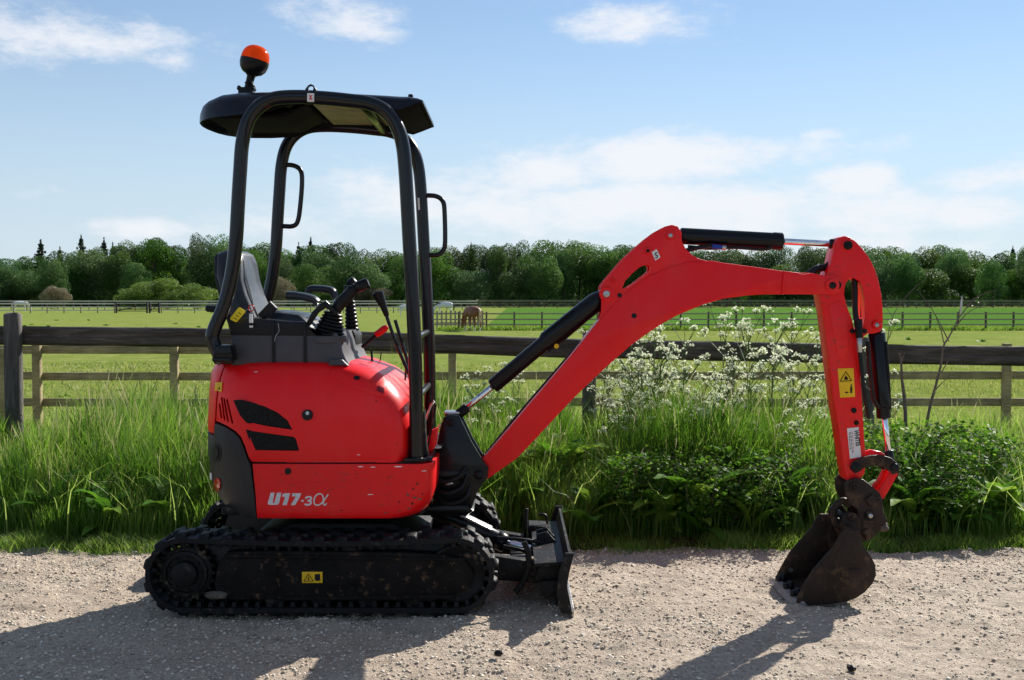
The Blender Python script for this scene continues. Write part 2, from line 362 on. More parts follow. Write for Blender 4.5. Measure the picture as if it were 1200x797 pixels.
# ================================================================== THE SETTING
def sstep(a, b, x): t = np.clip((x-a)/(b-a), 0, 1); return t*t*(3-2*t)
def gz(x, y):
    x = np.asarray(x, float); y = np.asarray(y, float)
    z = -.30*sstep(9.8, 13.6, y) + .035*(fbm(x*.35+40, y*.35+9, 3)-.5)*sstep(6.6, 8, y)
    return z + .02*sstep(6.55, 6.9, y)
def grid_sheet(name, xs, ys, zf, mat, kind='structure'):
    Xg, Yg = np.meshgrid(xs, ys, indexing='ij'); Zg = zf(Xg, Yg); nx, ny = Xg.shape
    V = np.stack([Xg, Yg, Zg], -1).reshape(-1, 3); i = np.arange(nx*ny).reshape(nx, ny)
    q = np.stack([i[:-1,:-1], i[1:,:-1], i[1:,1:], i[:-1,1:]], -1).reshape(-1, 4)
    me = fast_mesh(name, V, q, np.full(len(q), 4), True); return tag(link(name, me, mat), kind=kind)
def spread(stops):
    out = []
    for a, b, n in stops: out += list(np.linspace(a, b, n, endpoint=False))
    return np.array(out + [stops[-1][1]])

# meadow ground, one sheet to the horizon
m, t, b = newmat('meadow_ground')
g = t.nodes.new('ShaderNodeNewGeometry'); sx = t.nodes.new('ShaderNodeSeparateXYZ'); t.links.new(g.outputs['Position'], sx.inputs[0])
P_ = g.outputs['Position']
fine = noise(t, 7, 8, .75, P_); mid = noise(t, .55, 6, .6, P_); big = noise(t, .06, 4, .6, P_)
c = ramp(t, fine, [(.33, (.09,.13,.03)), (.5, (.20,.25,.055)), (.68, (.34,.34,.12))])
c2 = ramp(t, mid, [(.35, (.13,.18,.035)), (.65, (.27,.29,.08))])
c = mixc(t, .5, c, c2)
c = mixc(t, ramp(t, noise(t, 2.4, 7, .8, P_), [(.53, (0,0,0)), (.60, (.7,.7,.7))]), c, (.10,.145,.03))
c = mixc(t, ramp(t, noise(t, .9, 8, .8, P_), [(.54, (0,0,0)), (.62, (.55,.55,.55))]), c, (.40,.38,.17))
c = mixc(t, ramp(t, big, [(.4, (0,0,0)), (.65, (.5,.5,.5))]), c, (.19,.25,.06))
soil = ramp(t, fine, [(.3, (.025,.022,.012)), (.7, (.07,.06,.035))])
edge = math_(t, 'ADD', sx.outputs[1], math_(t, 'MULTIPLY', noise(t, 1.5, 4, .6, P_), .6))
mk = t.nodes.new('ShaderNodeMapRange'); t.links.new(edge, mk.inputs[0]); mk.inputs[1].default_value = 9.8; mk.inputs[2].default_value = 10.6
c = mixc(t, mk.outputs[0], soil, c)
t.links.new(c, b.inputs['Base Color']); b.inputs['Roughness'].default_value = 1; b.inputs['Specular IOR Level'].default_value = 0
bump(t, b, fine, .6, .06); M['meadow'] = m
def ground_z(x, y): return gz(x, y) - .08*(1-sstep(6.4, 6.62, y))
grid_sheet('ground', spread([(-2500,-100,8),(-100,-20,10),(-20,20,100),(20,100,10),(100,2500,8)]),
           spread([(-300,2,6),(2,6.3,4),(6.3,16,70),(16,60,20),(60,300,12),(300,5000,12)]), ground_z, M['meadow'])

# gravel track
m, t, b = newmat('gravel_track'); g = t.nodes.new('ShaderNodeNewGeometry'); P_ = g.outputs['Position']
f1 = noise(t, 55, 8, .75, P_); f2 = noise(t, 2.2, 7, .65, P_); f3 = noise(t, 260, 3, .6, P_)
c = ramp(t, f1, [(.30, (.18,.137,.098)), (.47, (.50,.400,.300)), (.66, (.74,.63,.50))])
c = mixc(t, ramp(t, f2, [(.40, (0,0,0)), (.62, (.65,.65,.65))]), c, (.40,.31,.225))
c = mixc(t, ramp(t, noise(t, 6, 8, .7, P_), [(.60, (0,0,0)), (.68, (.7,.7,.7))]), c, (.14,.12,.10))
c = mixc(t, ramp(t, f3, [(.58, (0,0,0)), (.66, (.6,.6,.6))]), c, (.66,.61,.55))
sy = t.nodes.new('ShaderNodeSeparateXYZ'); t.links.new(P_, sy.inputs[0])
e_ = t.nodes.new('ShaderNodeMapRange'); t.links.new(math_(t, 'ADD', sy.outputs[1], math_(t, 'MULTIPLY', f2, .5)), e_.inputs[0]); e_.inputs[1].default_value = 6.5; e_.inputs[2].default_value = 6.8
c = mixc(t, math_(t, 'MULTIPLY', e_.outputs[0], .8), c, (.09,.07,.04))
t.links.new(c, b.inputs['Base Color']); b.inputs['Roughness'].default_value = .85; b.inputs['Specular IOR Level'].default_value = .3
bump(t, b, f1, 1.0, .018); M['gravel'] = m
def track_z(x, y):
    z = .034*(fbm(x*.9, y*1.6, 11, 3)-.5) + .036*(fbm(x*5, y*7, 21, 3, .6)-.5) + .016*(fbm(x*24, y*24, 31, 3, .6)-.5) - .008*np.exp(-((y-4.55)/.16)**2) - .022*np.exp(-(((x-1.36)/.30)**4+((y-5.48)/.34)**4))
    k = sstep(3.2, 3.5, y)
    edge = 6.42+.16*(fbm(x*1.3, y*0+3, 5, 3)-.5)*2
    z = z*k - .012
    return z - .10*sstep(edge, edge+.22, y)
grid_sheet('gravel_track', spread([(-60,-3.6,20),(-3.6,3.6,520),(3.6,60,20)]), spread([(-4,3.2,8),(3.2,6.75,235)]), track_z, M['gravel'])

def pebble_mesh(name, n, x0, x1, y0, y1, r0, r1, seed, zf=track_z):
    r = np.random.default_rng(seed)
    x = r.uniform(x0, x1, n); y = r.uniform(y0, y1, n); keep = fbm(x*1.2, y*2.5, 77, 3) + r.uniform(-.25, .25, n) > .34
    x, y = x[keep], y[keep]; n = len(x); s = r0*(r1/r0)**(r.random(n)**3.0)
    z = zf(x, y) + s*.15
    base = np.array([(1,0,0),(0,1,0),(-1,0,0),(0,-1,0),(.1,.1,.75),(0,0,-.6)])
    fc = np.array([(0,1,4),(1,2,4),(2,3,4),(3,0,4),(1,0,5),(2,1,5),(3,2,5),(0,3,5)])
    a = r.uniform(0, 6.28, n); ca, sa = np.cos(a), np.sin(a)
    v = base[None]*r.uniform(.6, 1.25, (n,6,1)) + r.uniform(-.18, .18, (n,6,3))
    v = np.stack([v[...,0]*ca[:,None]-v[...,1]*sa[:,None], v[...,0]*sa[:,None]+v[...,1]*ca[:,None], v[...,2]*.75], -1)*s[:,None,None]
    v += np.stack([x, y, z], -1)[:,None]
    L = (fc[None]+6*np.arange(n)[:,None,None]).reshape(-1, 3)
    me = fast_mesh(name, v.reshape(-1, 3), L, np.full(len(L), 3)); fattr(me, 'tint', np.repeat(r.random(n), 6)); return me
m, t, b = newmat('loose_stone'); a = t.nodes.new('ShaderNodeAttribute'); a.attribute_name = 'tint'
t.links.new(ramp(t, a.outputs['Fac'], [(0, (.22,.175,.13)), (.15, (.46,.375,.285)), (.75, (.68,.57,.445)), (1, (.80,.73,.63))]), b.inputs['Base Color']); b.inputs['Roughness'].default_value = .8; M['stone'] = m
o = link('loose_gravel', pebble_mesh('loose_gravel', 110000, -3.3, 3.3, 3.6, 6.6, .0022, .012, 5), M['stone']); tag(o, 'small loose stones strewn over the pale gravel track', 'gravel', kind='stuff')
# a few countable larger stones lying on the track
for i, (u, v, r_, lab, mt) in enumerate([(584,772,.019,'small dark lump on the track in front of the dozer blade','plug'),(545,690,.0,'', ''),(998,790,.017,'dark stone at the bottom edge below the bucket','dirtyblack'),(742,797,0,'','')]):
    if not r_: continue
    y = 1.4*F/(v-350); p = W(u, v, y); bm = bmesh.new(); bmesh.ops.create_icosphere(bm, subdivisions=2, radius=r_)
    for vv in bm.verts: vv.co = vv.co*random.uniform(.8, 1.2); vv.co.z *= .7
    o = link('stone', from_bm(bm, 'stone', 20), M[mt]); o.location = (p.x, y, r_*.45); tag(o, lab, 'stone')

# bright crop field beyond the middle fence, a sheet just over the ground
m, t, b = newmat('green_crop'); g = t.nodes.new('ShaderNodeNewGeometry'); P_ = g.outputs['Position']
c = ramp(t, noise(t, 2.2, 8, .7, P_), [(.35, (.055,.13,.022)), (.5, (.09,.185,.032)), (.68, (.14,.235,.05))])
c = mixc(t, ramp(t, noise(t, .05, 4, .6, P_), [(.4, (0,0,0)), (.6, (.6,.6,.6))]), c, (.07,.165,.028))
t.links.new(c, b.inputs['Base Color']); b.inputs['Roughness'].default_value = 1; b.inputs['Specular IOR Level'].default_value = 0; bump(t, b, noise(t, 5, 6, .7, P_), .7, .1); M['crop'] = m
bm = bmesh.new(); vs = [bm.verts.new((x, y, -.27)) for x, y in [(-1.6,62),(60,62),(220,205),(-.9,205)]]; bm.faces.new(vs)
tag(link('crop_field', from_bm(bm, 'crop_field'), M['crop']), kind='structure')

# ------------------------------------------------------------------ blades of grass, built in bulk
def blades(name, x, y, h, w, mat, lean=.35, seed=1, segs=3, tint=None, zf=gz, wind=(0,0), droop=0.0):
    r = np.random.default_rng(seed); n = len(x); z = zf(x, y) - .01
    a = r.normal(0, 1.5, n) + 14*fbm(x*1.7+seed, y*1.7, seed+5, 2); L = h*lean*r.random(n)**.7*1.4; dx = np.cos(a)*L+wind[0]*h; dy = np.sin(a)*L+wind[1]*h
    fa = r.uniform(0, 3.14, n); wx, wy = np.cos(fa), np.sin(fa)
    rows = []
    for k in range(segs+1):
        t_ = k/segs; cx = x+dx*t_**2; cy = y+dy*t_**2; cz = z+h*(t_ - droop*t_**3*r.random(n)); ww = w*(1-t_**1.6)*.5 + (0 if k == segs else w*.08)
        if k < segs: rows += [np.stack([cx-wx*ww, cy-wy*ww, cz], -1), np.stack([cx+wx*ww, cy+wy*ww, cz], -1)]
        else: rows.append(np.stack([cx, cy, cz], -1))
    V = np.stack(rows, 1); nv = V.shape[1]; loops = []; cnt = []
    for k in range(segs-1): loops += [2*k, 2*k+1, 2*k+3, 2*k+2]; cnt.append(4)
    loops += [2*segs-2, 2*segs-1, 2*segs]; cnt.append(3)
    LL = (np.array(loops)[None]+nv*np.arange(n)[:,None]); me = fast_mesh(name, V.reshape(-1,3), LL, np.tile(cnt, n), True)
    ti = r.random(n) if tint is None else tint
    fattr(me, 'tint', np.repeat(ti, nv)); return link(name, me, mat)
def scatter(n, x0, x1, y0, y1, seed, fan=True, dens=None):
    r = np.random.default_rng(seed); x = r.uniform(x0, x1, n); y = r.uniform(y0, y1, n)
    k = np.abs(x) < y*.58+1.2 if fan else np.ones(n, bool)
    if dens is not None: k &= r.random(n) < dens(x, y)
    return x[k], y[k]
r_ = np.random.default_rng(99)
# tall rank grass between the track and the old fence
def tall_h(x, y):
    n_ = fbm(x*1.1+7, y*1.3, 8, 3)
    h = .35 + .47*n_ + .16*np.exp(-((x-1.05)/.32)**2)
    h = h*(.72+.62*fbm(x*2.6+3, y*3.1, 18, 2)); h = h*(.30+.70*sstep(6.62, 7.55, y)); h = h*(1-.45*sstep(8.6, 9.6, y)); h = h*(1+.06*(x<-.5))
    h = h*(1-.62*np.exp(-(((x+3.55)/.34)**2+((y-8.0)/1.3)**4)))*(1-.45*np.exp(-(((x-.54)/.16)**2+((y-8.1)/1.0)**4)))
    return h*(1-.25*sstep(2.0, 2.6, x))
x, y = scatter(310000, -6.5, 6.5, 6.66, 9.7, 1, dens=lambda x, y: .12+1.0*sstep(.30, .55, fbm(x*2.4, y*2.4, 14, 2)))
cl_ = vnoise(x*9, y*9, 60); h = tall_h(x, y)*(.55+.6*r_.random(len(x)))*(.8+.35*cl_)
ti = np.clip(1.5*(fbm(x*3.1, y*3.1, 42, 3)-.28)*.62+.55*r_.random(len(x))**2.2-.05, 0, 1); ti[r_.random(len(x)) < .03] = 1
tag(blades('tall_grass', x, y, h, .0058*(.6+.9*r_.random(len(x))), M['grass'], .27, 2, 4, ti, droop=.12), 'tall rank green grass along the old fence behind the track', 'grass', kind='stuff')
# leaning single long blades in front
x, y = scatter(700, -4.2, 4.2, 6.6, 7.5, 31)
tag(blades('leaning_grass_blades', x, y, .3+.35*r_.random(len(x)), .0075, M['grass'], .95, 33, 7, .4+.6*r_.random(len(x)), droop=.4), 'long arching grass blades hanging out towards the track', 'grass', kind='stuff')
# seed heads above the grass
x, y = scatter(1900, -6, 6, 7.0, 9.4, 41)
hh = tall_h(x, y)*.95+.16*r_.random(len(x))**2; base = hh
V = []; Fc = []
def seedheads(name, x, y, h, seed):
    r = np.random.default_rng(seed); n = len(x); a = r.uniform(0, 6.28, n); L = h*.35*r.random(n); dx, dy = np.cos(a)*L, np.sin(a)*L; z = gz(x, y)
    rows = []
    for tt, ww in ((0,.0012),(.5,.0011),(.80,.001),(.86,.0022),(.93,.003),(1.0,.001)):
        cx = x+dx*tt**2; cy = y+dy*tt**2; cz = z+h*tt
        rows += [np.stack([cx-ww, cy, cz], -1), np.stack([cx+ww, cy+.3*ww, cz], -1)]
    V = np.stack(rows, 1); nv = 12; lo = []
    for k in range(5): lo += [2*k, 2*k+1, 2*k+3, 2*k+2]
    me = fast_mesh(name, V.reshape(-1,3), np.array(lo)[None]+nv*np.arange(n)[:,None], np.full(n*5, 4)); fattr(me, 'tint', np.repeat(r.random(n), nv)); return link(name, me, M['straw'])
tag(seedheads('grass_seed_heads', x, y, hh, 44), 'pale grass seed heads above the tall grass', 'grass', kind='stuff')
# short bright grass along the edge of the track
x, y = scatter(95000, -5, 5, 6.30, 7.0, 51, dens=lambda x, y: sstep(6.30, 6.62, y+.22*(fbm(x*2, y*2, 52, 3)-.35))*(.12+1.1*sstep(.40, .56, fbm(x*3, y*3, 53, 2)+.14*(x>1.2)+.08*(x<-1.5))))
tag(blades('verge_grass', x, y, .03+.07*r_.random(len(x))*(.4+1.2*vnoise(x*4, y*4, 54)), .0042, M['verge'], .7, 55, 3, zf=lambda a, b_: gz(a, b_)-.03), 'short bright grass along the edge of the gravel track', 'grass', kind='stuff')
# grazed sward of the near paddock
x, y = scatter(120000, -16, 16, 9.6, 30, 61, dens=lambda x, y: (.35+.9*fbm(x*.9, y*.9, 62, 3))*np.clip(14/y, .25, 1))
tag(blades('paddock_grass', x, y, (.035+.05*r_.random(len(x)))*(.7+.8*vnoise(x*.7, y*.7, 63)), .010*np.clip(y/14, .7, 2), M['pasture'], .8, 64, 2), 'short grazed grass of the near paddock', 'grass', kind='stuff')
x, y = scatter(15000, -9, 9, 9.4, 16.2, 65, dens=lambda x, y: .05+1.0*sstep(.52, .66, fbm(x*1.1, y*1.1, 66, 3))+.9*np.exp(-((y-14.95)/.25)**2))
tag(blades('rough_grass_tufts', x, y, .10+.26*r_.random(len(x)), .008, M['grass'], .5, 67, 3, .35+.6*r_.random(len(x)), droop=.2), 'rough longer tufts at the foot of the second fence', 'grass', kind='stuff')
x, y = scatter(26000, -4, 44, 60.3, 62.2, 68, fan=True)
tag(blades('field_edge_grass', x, y, .10+.35*r_.random(len(x))*vnoise(x*.8, y, 69), .03, M['crop_blade'] if 'crop_blade' in M else M['verge'], .5, 70, 2), 'longer grass growing under the middle fence', 'grass', kind='stuff')
LM = [(0,'left of the picture'),(30,'above the big round grey post'),(60,'above the white horse on the left'),(92,'behind the brownish hawthorn'),(132,'between the hawthorn and the field gate'),(160,'above the left leaf of the field gate'),(190,'above the right leaf of the field gate'),(215,'behind the tallest pale green bush'),
      (240,'left of the seat backrest'),(262,'touching the back of the seat'),(290,'behind the near rear canopy leg'),(318,'between the seat and the far rear canopy leg'),(345,'below the rear hand rail'),(370,'above the wrist rests'),(395,'above the bent lock lever'),(420,'left of the joystick grip'),(445,'above the joystick grip'),(468,'above the travel lever knob'),
      (502,'behind the front canopy legs'),(530,'above the piebald horse'),(565,'above the chestnut horse'),(595,'just right of the chestnut horse'),(625,'midway between the chestnut horse and the boom'),(655,'left of the boom cylinder'),(690,'behind the top of the boom cylinder'),(730,'behind the slotted boom bracket'),(790,'behind the pointed top of the boom'),
      (830,'under the left end of the arm cylinder'),(870,'under the middle of the arm cylinder'),(910,'under the right end of the arm cylinder'),(945,'under the left of the chrome rod'),(975,'under the right of the chrome rod'),(1010,'behind the head of the red arm'),(1040,'touching the right of the red arm head'),(1070,'right of the red arm head'),(1100,'left of the thin sapling'),(1128,'behind the split tip of the thin sapling'),(1160,'right of the thin sapling'),(1210,'at the right edge of the picture'),(9999,'right of the picture')]
def lm(u): return next(t_ for a_, t_ in LM if u < a_)
# dark docks and thistles dotted over the paddock, each a countable weed
weed_me = []
for k in range(4):
    r = np.random.default_rng(80+k); n = 26; bm = bmesh.new()
    for i in range(n):
        a = r.uniform(0, 6.28); L = r.uniform(.08, .2); e = r.uniform(.2, 1.1); d = Vector((math.cos(a)*math.cos(e), math.sin(a)*math.cos(e), math.sin(e))); s_ = Vector((-math.sin(a), math.cos(a), 0))*L*.22
        vv = [bm.verts.new(p) for p in (Vector((0,0,0)), d*L*.5+s_, d*L, d*L*.5-s_)]; bm.faces.new(vv)
    me = bpy.data.meshes.new('paddock_weed'); bm.to_mesh(me); bm.free(); fattr(me, 'tint', r.random(len(me.vertices))*.5); weed_me.append(me)
for i, (u, v) in enumerate([(66,372),(69,383),(57,379),(28,379),(124,378),(171,381),(172,386),(104,372),(205,376),(233,380),(37,377),(50,440),(114,440),(83,434),(205,395),(140,455),(75,462),(620,398),(650,470),(1065,395),(1150,397)]):
    y = 1.7*F/(v-350+4); p = W(u, v, y); o = link('paddock_weed', weed_me[i % 4], M['leaf']); o.location = (p.x, y, -.31); s_ = 1.0 if y > 30 else .5; o.scale = (s_*1.6, s_*1.6, s_); o.rotation_euler.z = i
    tag(o, 'dark weed '+('beyond the old rail, ' if v < 405 else 'below the old rail, ')+lm(u).replace('above ','below '), 'weed', 'weeds dotted over the paddock')

# ------------------------------------------------------------------ fences
def wobble_box(L, hgt, dep, seed, nx=40, amp=.006, crack=.004, bev=.012):
    """a timber along x from 0 to L, its centre line on z = 0, edges worn and faces uneven"""
    r = np.random.default_rng(seed); sec = []
    for (cy_, cz_) in ((-1,-1),(-1,1),(1,1),(1,-1)):
        a0 = {(-1,-1):180,(-1,1):90,(1,1):0,(1,-1):-90}[(cy_, cz_)]
    prof = []
    hy, hz = dep/2, hgt/2
    pts = [(-hy, -hz+bev), (-hy, -hz*.5), (-hy, -.1*hz), (-hy, .1*hz), (-hy, hz*.5), (-hy, hz-bev), (-hy+bev, hz), (hy-bev, hz), (hy, hz-bev), (hy, -hz+bev), (hy-bev, -hz), (-hy+bev, -hz)]
    xs = np.linspace(0, L, nx); V = []
    for i, x_ in enumerate(xs):
        for j, (py, pz) in enumerate(pts):
            d = (fbm(np.array([x_*1.5+seed*3.7]), np.array([j*.7+seed]), 5, 3)[0]-.5)*2*amp
            V.append((x_, py+d*(1 if py < 0 else -1)+(crack if j in (3,) else 0), pz+d*.8))
    n = len(pts); Fc = [tuple(range(n))[::-1]]
    for i in range(nx-1):
        for j in range(n): Fc.append((i*n+j, (i+1)*n+j, (i+1)*n+(j+1) % n, i*n+(j+1) % n))
    Fc.append(tuple((nx-1)*n+j for j in range(n))); bm = bmesh.new(); vs = [bm.verts.new(v) for v in V]
    for f in Fc: bm.faces.new([vs[k] for k in f])
    me = from_bm(bm, 'rail', 50); return me
def lay(name, me, p0, p1, mat, parent, rx=0):
    p0, p1 = Vector(p0), Vector(p1); o = link(name, me, mat); d = p1-p0
    o.parent = parent; o.location = p0-Vector(parent.location); o.rotation_euler = (rx, -math.atan2(d.z, math.hypot(d.x, d.y)), math.atan2(d.y, d.x)); o.scale = (d.length/me_len[me.name], 1, 1); return o
me_len = {}
def timber(L, h, d, seed, **k): me = wobble_box(L, h, d, seed, **k); me_len[me.name] = L; return me

# old dark single-rail fence just behind the excavator
YF = 9.0
ofence = tag(empty('old_rail_fence', (0, YF, 0)), 'old dark single rail fence on stout round grey posts right behind the excavator', 'fence')
def round_post(u, vt, w, Y, parent, seed, zb=-.1, mat='post', lean=0):
    c = W(u, vt, Y); r = w/F*Y/2; h = c.z-zb; bm = bmesh.new(); rg = random.Random(seed); nseg = 18; rings = []
    hs = [0, .1*h, .3*h, .5*h, .7*h, .88*h, h-.012, h]
    for j, z in enumerate(hs):
        rr = r*(1.06-.06*z/h)*(1 if j < len(hs)-1 else .86); ring = []
        for k in range(nseg):
            a = 2*math.pi*k/nseg; q = rr*(1+.035*math.sin(3*a+seed)+.02*math.sin(7*a+seed*2)) + rg.uniform(-.0015, .0015)
            ring.append(bm.verts.new((c.x+q*math.cos(a)+lean*z, Y+q*math.sin(a), zb+z+(.006*math.sin(2*a+seed) if j == len(hs)-1 else 0))))
        rings.append(ring)
    for j in range(len(hs)-1):
        for k in range(nseg): bm.faces.new((rings[j][k], rings[j][(k+1) % nseg], rings[j+1][(k+1) % nseg], rings[j+1][k]))
    bm.faces.new(rings[0][::-1]); bm.faces.new(rings[-1]); return link('post', from_bm(bm, 'post', 50), M[mat], parent)
for i, (u, vt, w) in enumerate([(-998,358,20),(-660,361,20),(-322,364,20),(15,367,20),(353,376,18),(691,388,16),(1017,396,17),(1345,400,18),(1680,404,18)]): round_post(u, vt, w, YF, ofence, i, lean=.008 if i == 1 else 0)
old_rails = [(-998,377,-660,379),(-660,379,-322,381),(1345,408,1680,412),(-322,381,15,382),(15,382,353,387),(353,386.5,691,398),(691,397.5,1017,404),(1017,404,1345,408)]
rl = [timber(2.2, .150, .075, s_, nx=60, amp=.011, crack=.012, bev=.022) for s_ in (8, 9, 2, 3, 4, 5, 6, 7)]
for i, (u0, v0, u1, v1) in enumerate(old_rails):
    a, b_ = W(u0, v0+11, YF+.075), W(u1, v1+11, YF+.075); lay('rail', rl[i], a, b_, M['oldwood'], ofence)
# newer square-post three-rail fence behind it
YN = 14.9
nfence = tag(empty('three_rail_fence', (0, YN, -.3)), 'newer tan post and three rail fence crossing the near paddock', 'fence')
pu = [-605,-443,-281,-119,43,204,366,530,694,856,1018,1180,1342,1504]
def sq_post(u, v, Y, w, parent, mat, zb=-.5, dep=None, name='post'):
    c = W(u, v, Y); h = c.z-zb; me = wobble_box(h, w, dep or w, int(u) % 50+2, nx=6, amp=.003, crack=0, bev=.008)
    o = link(name, me, mat, None); o.parent = parent; o.location = Vector((c.x, Y, zb))-Vector(parent.location); o.rotation_euler = (0, R(-90), 0); return o
for i, u in enumerate(pu): sq_post(u, 402.5, YN, .10, nfence, M['newpost'])
sq_post(4, 408, 14.3, .10, nfence, M['newpost'])
brd = [timber(1.8, .105, .04, 20+k, nx=14, amp=.004, crack=.002, bev=.006) for k in range(4)]
for i in range(len(pu)-1):
    for j, v in enumerate((410, 440.5, 471.5)):
        jj = random.uniform(-.8, .8); a, b_ = W(pu[i], v+jj, YN+.072), W(pu[i+1], v+random.uniform(-.8, .8), YN+.072); a.x += .003; b_.x -= .003
        lay('rail', brd[(i+j) % 4], a, b_, M['newwood'], nfence)
# middle fence along the crop field
YM = 61.0
mf = tag(empty('field_fence', (0, YM, -.3)), 'brown three rail fence along the bright green crop field behind the chestnut horse', 'fence')
def far_rails(parent, p0, p1, n, hts, mrail, mpost, ph=1.0, pw=.09, rh=.07, rails=True, zb=-.3, off=-.045):
    p0, p1 = Vector(p0), Vector(p1); d = (p1-p0)/n; ux = d.normalized(); nrm = Vector((-ux.y, ux.x, 0))
    pm = bpy.data.meshes.new('post'); bm = bm_box((0,0,ph/2), (pw, pw, ph), .008, seg=1); bm.to_mesh(pm); bm.free()
    rm = bpy.data.meshes.new('rail'); bm = bm_box((d.length/2,0,0), (d.length-.006, .035, rh), .006, seg=1); bm.to_mesh(rm); bm.free()
    rz = math.atan2(d.y, d.x)
    for i in range(n+1):
        o = link('post', pm, mpost); o.parent = parent; o.location = p0+d*i-Vector(parent.location); o.rotation_euler.z = rz
        if i < n:
            for h in hts:
                o = link('rail', rm, mrail); o.parent = parent; o.location = p0+d*i+Vector((0,0,h))-Vector(parent.location)+nrm*off*1.45; o.rotation_euler.z = rz
far_rails(mf, (-4.3, YM, -.3), (34, YM, -.3), 26, (.32,.60,.90), M['farwood'], M['farpost'], 1.0)

# short pale picket run by the horses
pk = tag(empty('picket_panel', (-4.2, 66, -.3)), 'short pale picket panel between the piebald and the chestnut horse', 'fence')
pm = bpy.data.meshes.new('picket'); bm = bm_box((0,0,.5), (.10,.03,1.0), .005, seg=1); bm.to_mesh(pm); bm.free()
for k in range(11):
    o = link('picket', pm, M['farwood']); o.parent = pk; o.location = (-.1+k*.26, 0, 0)
for h in (.3, .85):
    o = box('rail', Vector((-3.0, 66.04, -.3+h)), (2.9,.03,.08), M['farwood'], pk, .004)
# far left fence with the gate, far right line
lf = tag(empty('far_left_fence', (-60, 134, -.3)), 'long pale rail fence across the far left of the paddock', 'fence')
YL = 134.0
far_rails(lf, (X(-300,YL), YL, -.3), (X(134,YL), YL, -.3), 22, (.35,.72,1.1), M['palewood'], M['farpost'], 1.25, .10, .13)
far_rails(lf, (X(189,YL), YL, -.3), (X(500,YL), YL, -.3), 16, (.35,.72,1.1), M['palewood'], M['farpost'], 1.25, .10, .10)
lf2 = tag(empty('far_left_back_fence', (-60, 165, -.3)), 'second pale rail fence a little behind the far left fence', 'fence')
far_rails(lf2, (X(-60,165), 165, -.3), (X(560,165), 165, -.3), 34, (.5,1.0,1.35), M['palewood'], M['farpost'], 1.4, .10, .14)
gt = tag(empty('field_gate', (X(161,YL), YL, -.3)), 'dark timber double field gate in the far left fence', 'gate')
for (u0, u1) in ((136,173),(175,187)):
    x0, x1 = X(u0, YL), X(u1, YL)
    for k, h in enumerate((.25,.5,.78,1.08)): box('bar', Vector(((x0+x1)/2, YL, -.3+h)), (x1-x0-.1,.05,.09), M['gatewood'], gt, .006)
    for xx in (x0+.05, x1-.05): box('gate_post', Vector((xx, YL-.08, .35)), (.18,.18,1.3), M['gatewood'], gt, .01)
    L = math.hypot(x1-x0, .8); box('brace', Vector(((x0+x1)/2, YL+.06, .35)), (L-.25,.04,.08), M['gatewood'], gt, .004, Euler((0,-math.atan2(.8, x1-x0),0)))
ff = tag(empty('far_field_fence', (60, 206, -.3)), 'long pale fence along the far side of the crop in front of the wood', 'fence')
far_rails(ff, (-8, 206, -.3), (130, 206, -.3), 60, (.35,.75,1.15,1.4), M['farwood'], M['farpost'], 1.5, .12, .10)

# ------------------------------------------------------------------ the wood in the distance
def leaf_cards(name, C, Nn, size, seed, jitter=.9):
    """many small leaf faces, roughly facing outwards"""
    r = np.random.default_rng(seed); n = len(C)
    nn = Nn + r.normal(0, jitter, (n,3)); nn /= np.linalg.norm(nn, axis=1)[:,None]
    u = np.cross(nn, r.normal(0, 1, (n,3))); u /= np.linalg.norm(u, axis=1)[:,None]; v = np.cross(nn, u)
    s = (size*r.uniform(.6, 1.3, n))[:,None]
    V = np.stack([C-u*s*.5, C-v*s*.36+u*s*.05, C+u*s*.5, C+v*s*.36], 1)
    me = fast_mesh(name, V.reshape(-1,3), np.arange(4*n), np.full(n, 4)); return me
def crown(seed, lobes=26, leaves=17000, rx=1.0, rz=1.0, size=.050, shape='round'):
    """unit crown about 2 wide, from z=0 to z=2"""
    r = np.random.default_rng(seed); C = []; Nn = []; T = []
    L = []
    for i in range(lobes):
        while True:
            p = r.uniform(-1, 1, 3)
            if .2 < np.linalg.norm(p) < .88: break
        p = p*np.array([.72*rx, .72*rx, .76*rz]); p[2] = p[2]*(1 if p[2] > 0 else 1.0)-.04; 
        if shape == 'round': p[:2] *= 1.0 if p[2] < .1 else math.sqrt(max(.05, 1-(max(0,p[2])/.95)**2))
        L.append((p, r.uniform(.20, .44), r.uniform(0, 1)))
    w = np.array([l[1]**2 for l in L]); cnt = (leaves*w/w.sum()).astype(int)
    for (p, rad, tn), k in zip(L, cnt):
        d = r.normal(0, 1, (k,3)); d /= np.linalg.norm(d, axis=1)[:,None]
        bumpy = 1+.16*(fbm(d[:,0]*3+p[0]*9+20, d[:,1]*3+d[:,2]*2+20, seed, 3)-.5)*2
        q = p + d*(rad*bumpy*(1-.22*r.random(k)**3))[:,None]*np.array([1,1,.85]); C.append(q); Nn.append(d); T.append(np.clip(tn*.62+.45*r.random(k)-.04, 0, 1))
    C = np.concatenate(C); Nn = np.concatenate(Nn); T = np.concatenate(T); C[:,2] += 1
    C[:,2] = (C[:,2]-C[:,2].min())*2/(np.percentile(C[:,2], 99.6)-C[:,2].min()); C[:,:2] *= 1/np.percentile(np.abs(C[:,:2]), 99)
    me = leaf_cards('crown', C, Nn, size, seed+1, .85); fattr(me, 'tint', np.repeat(T, 4)); return me
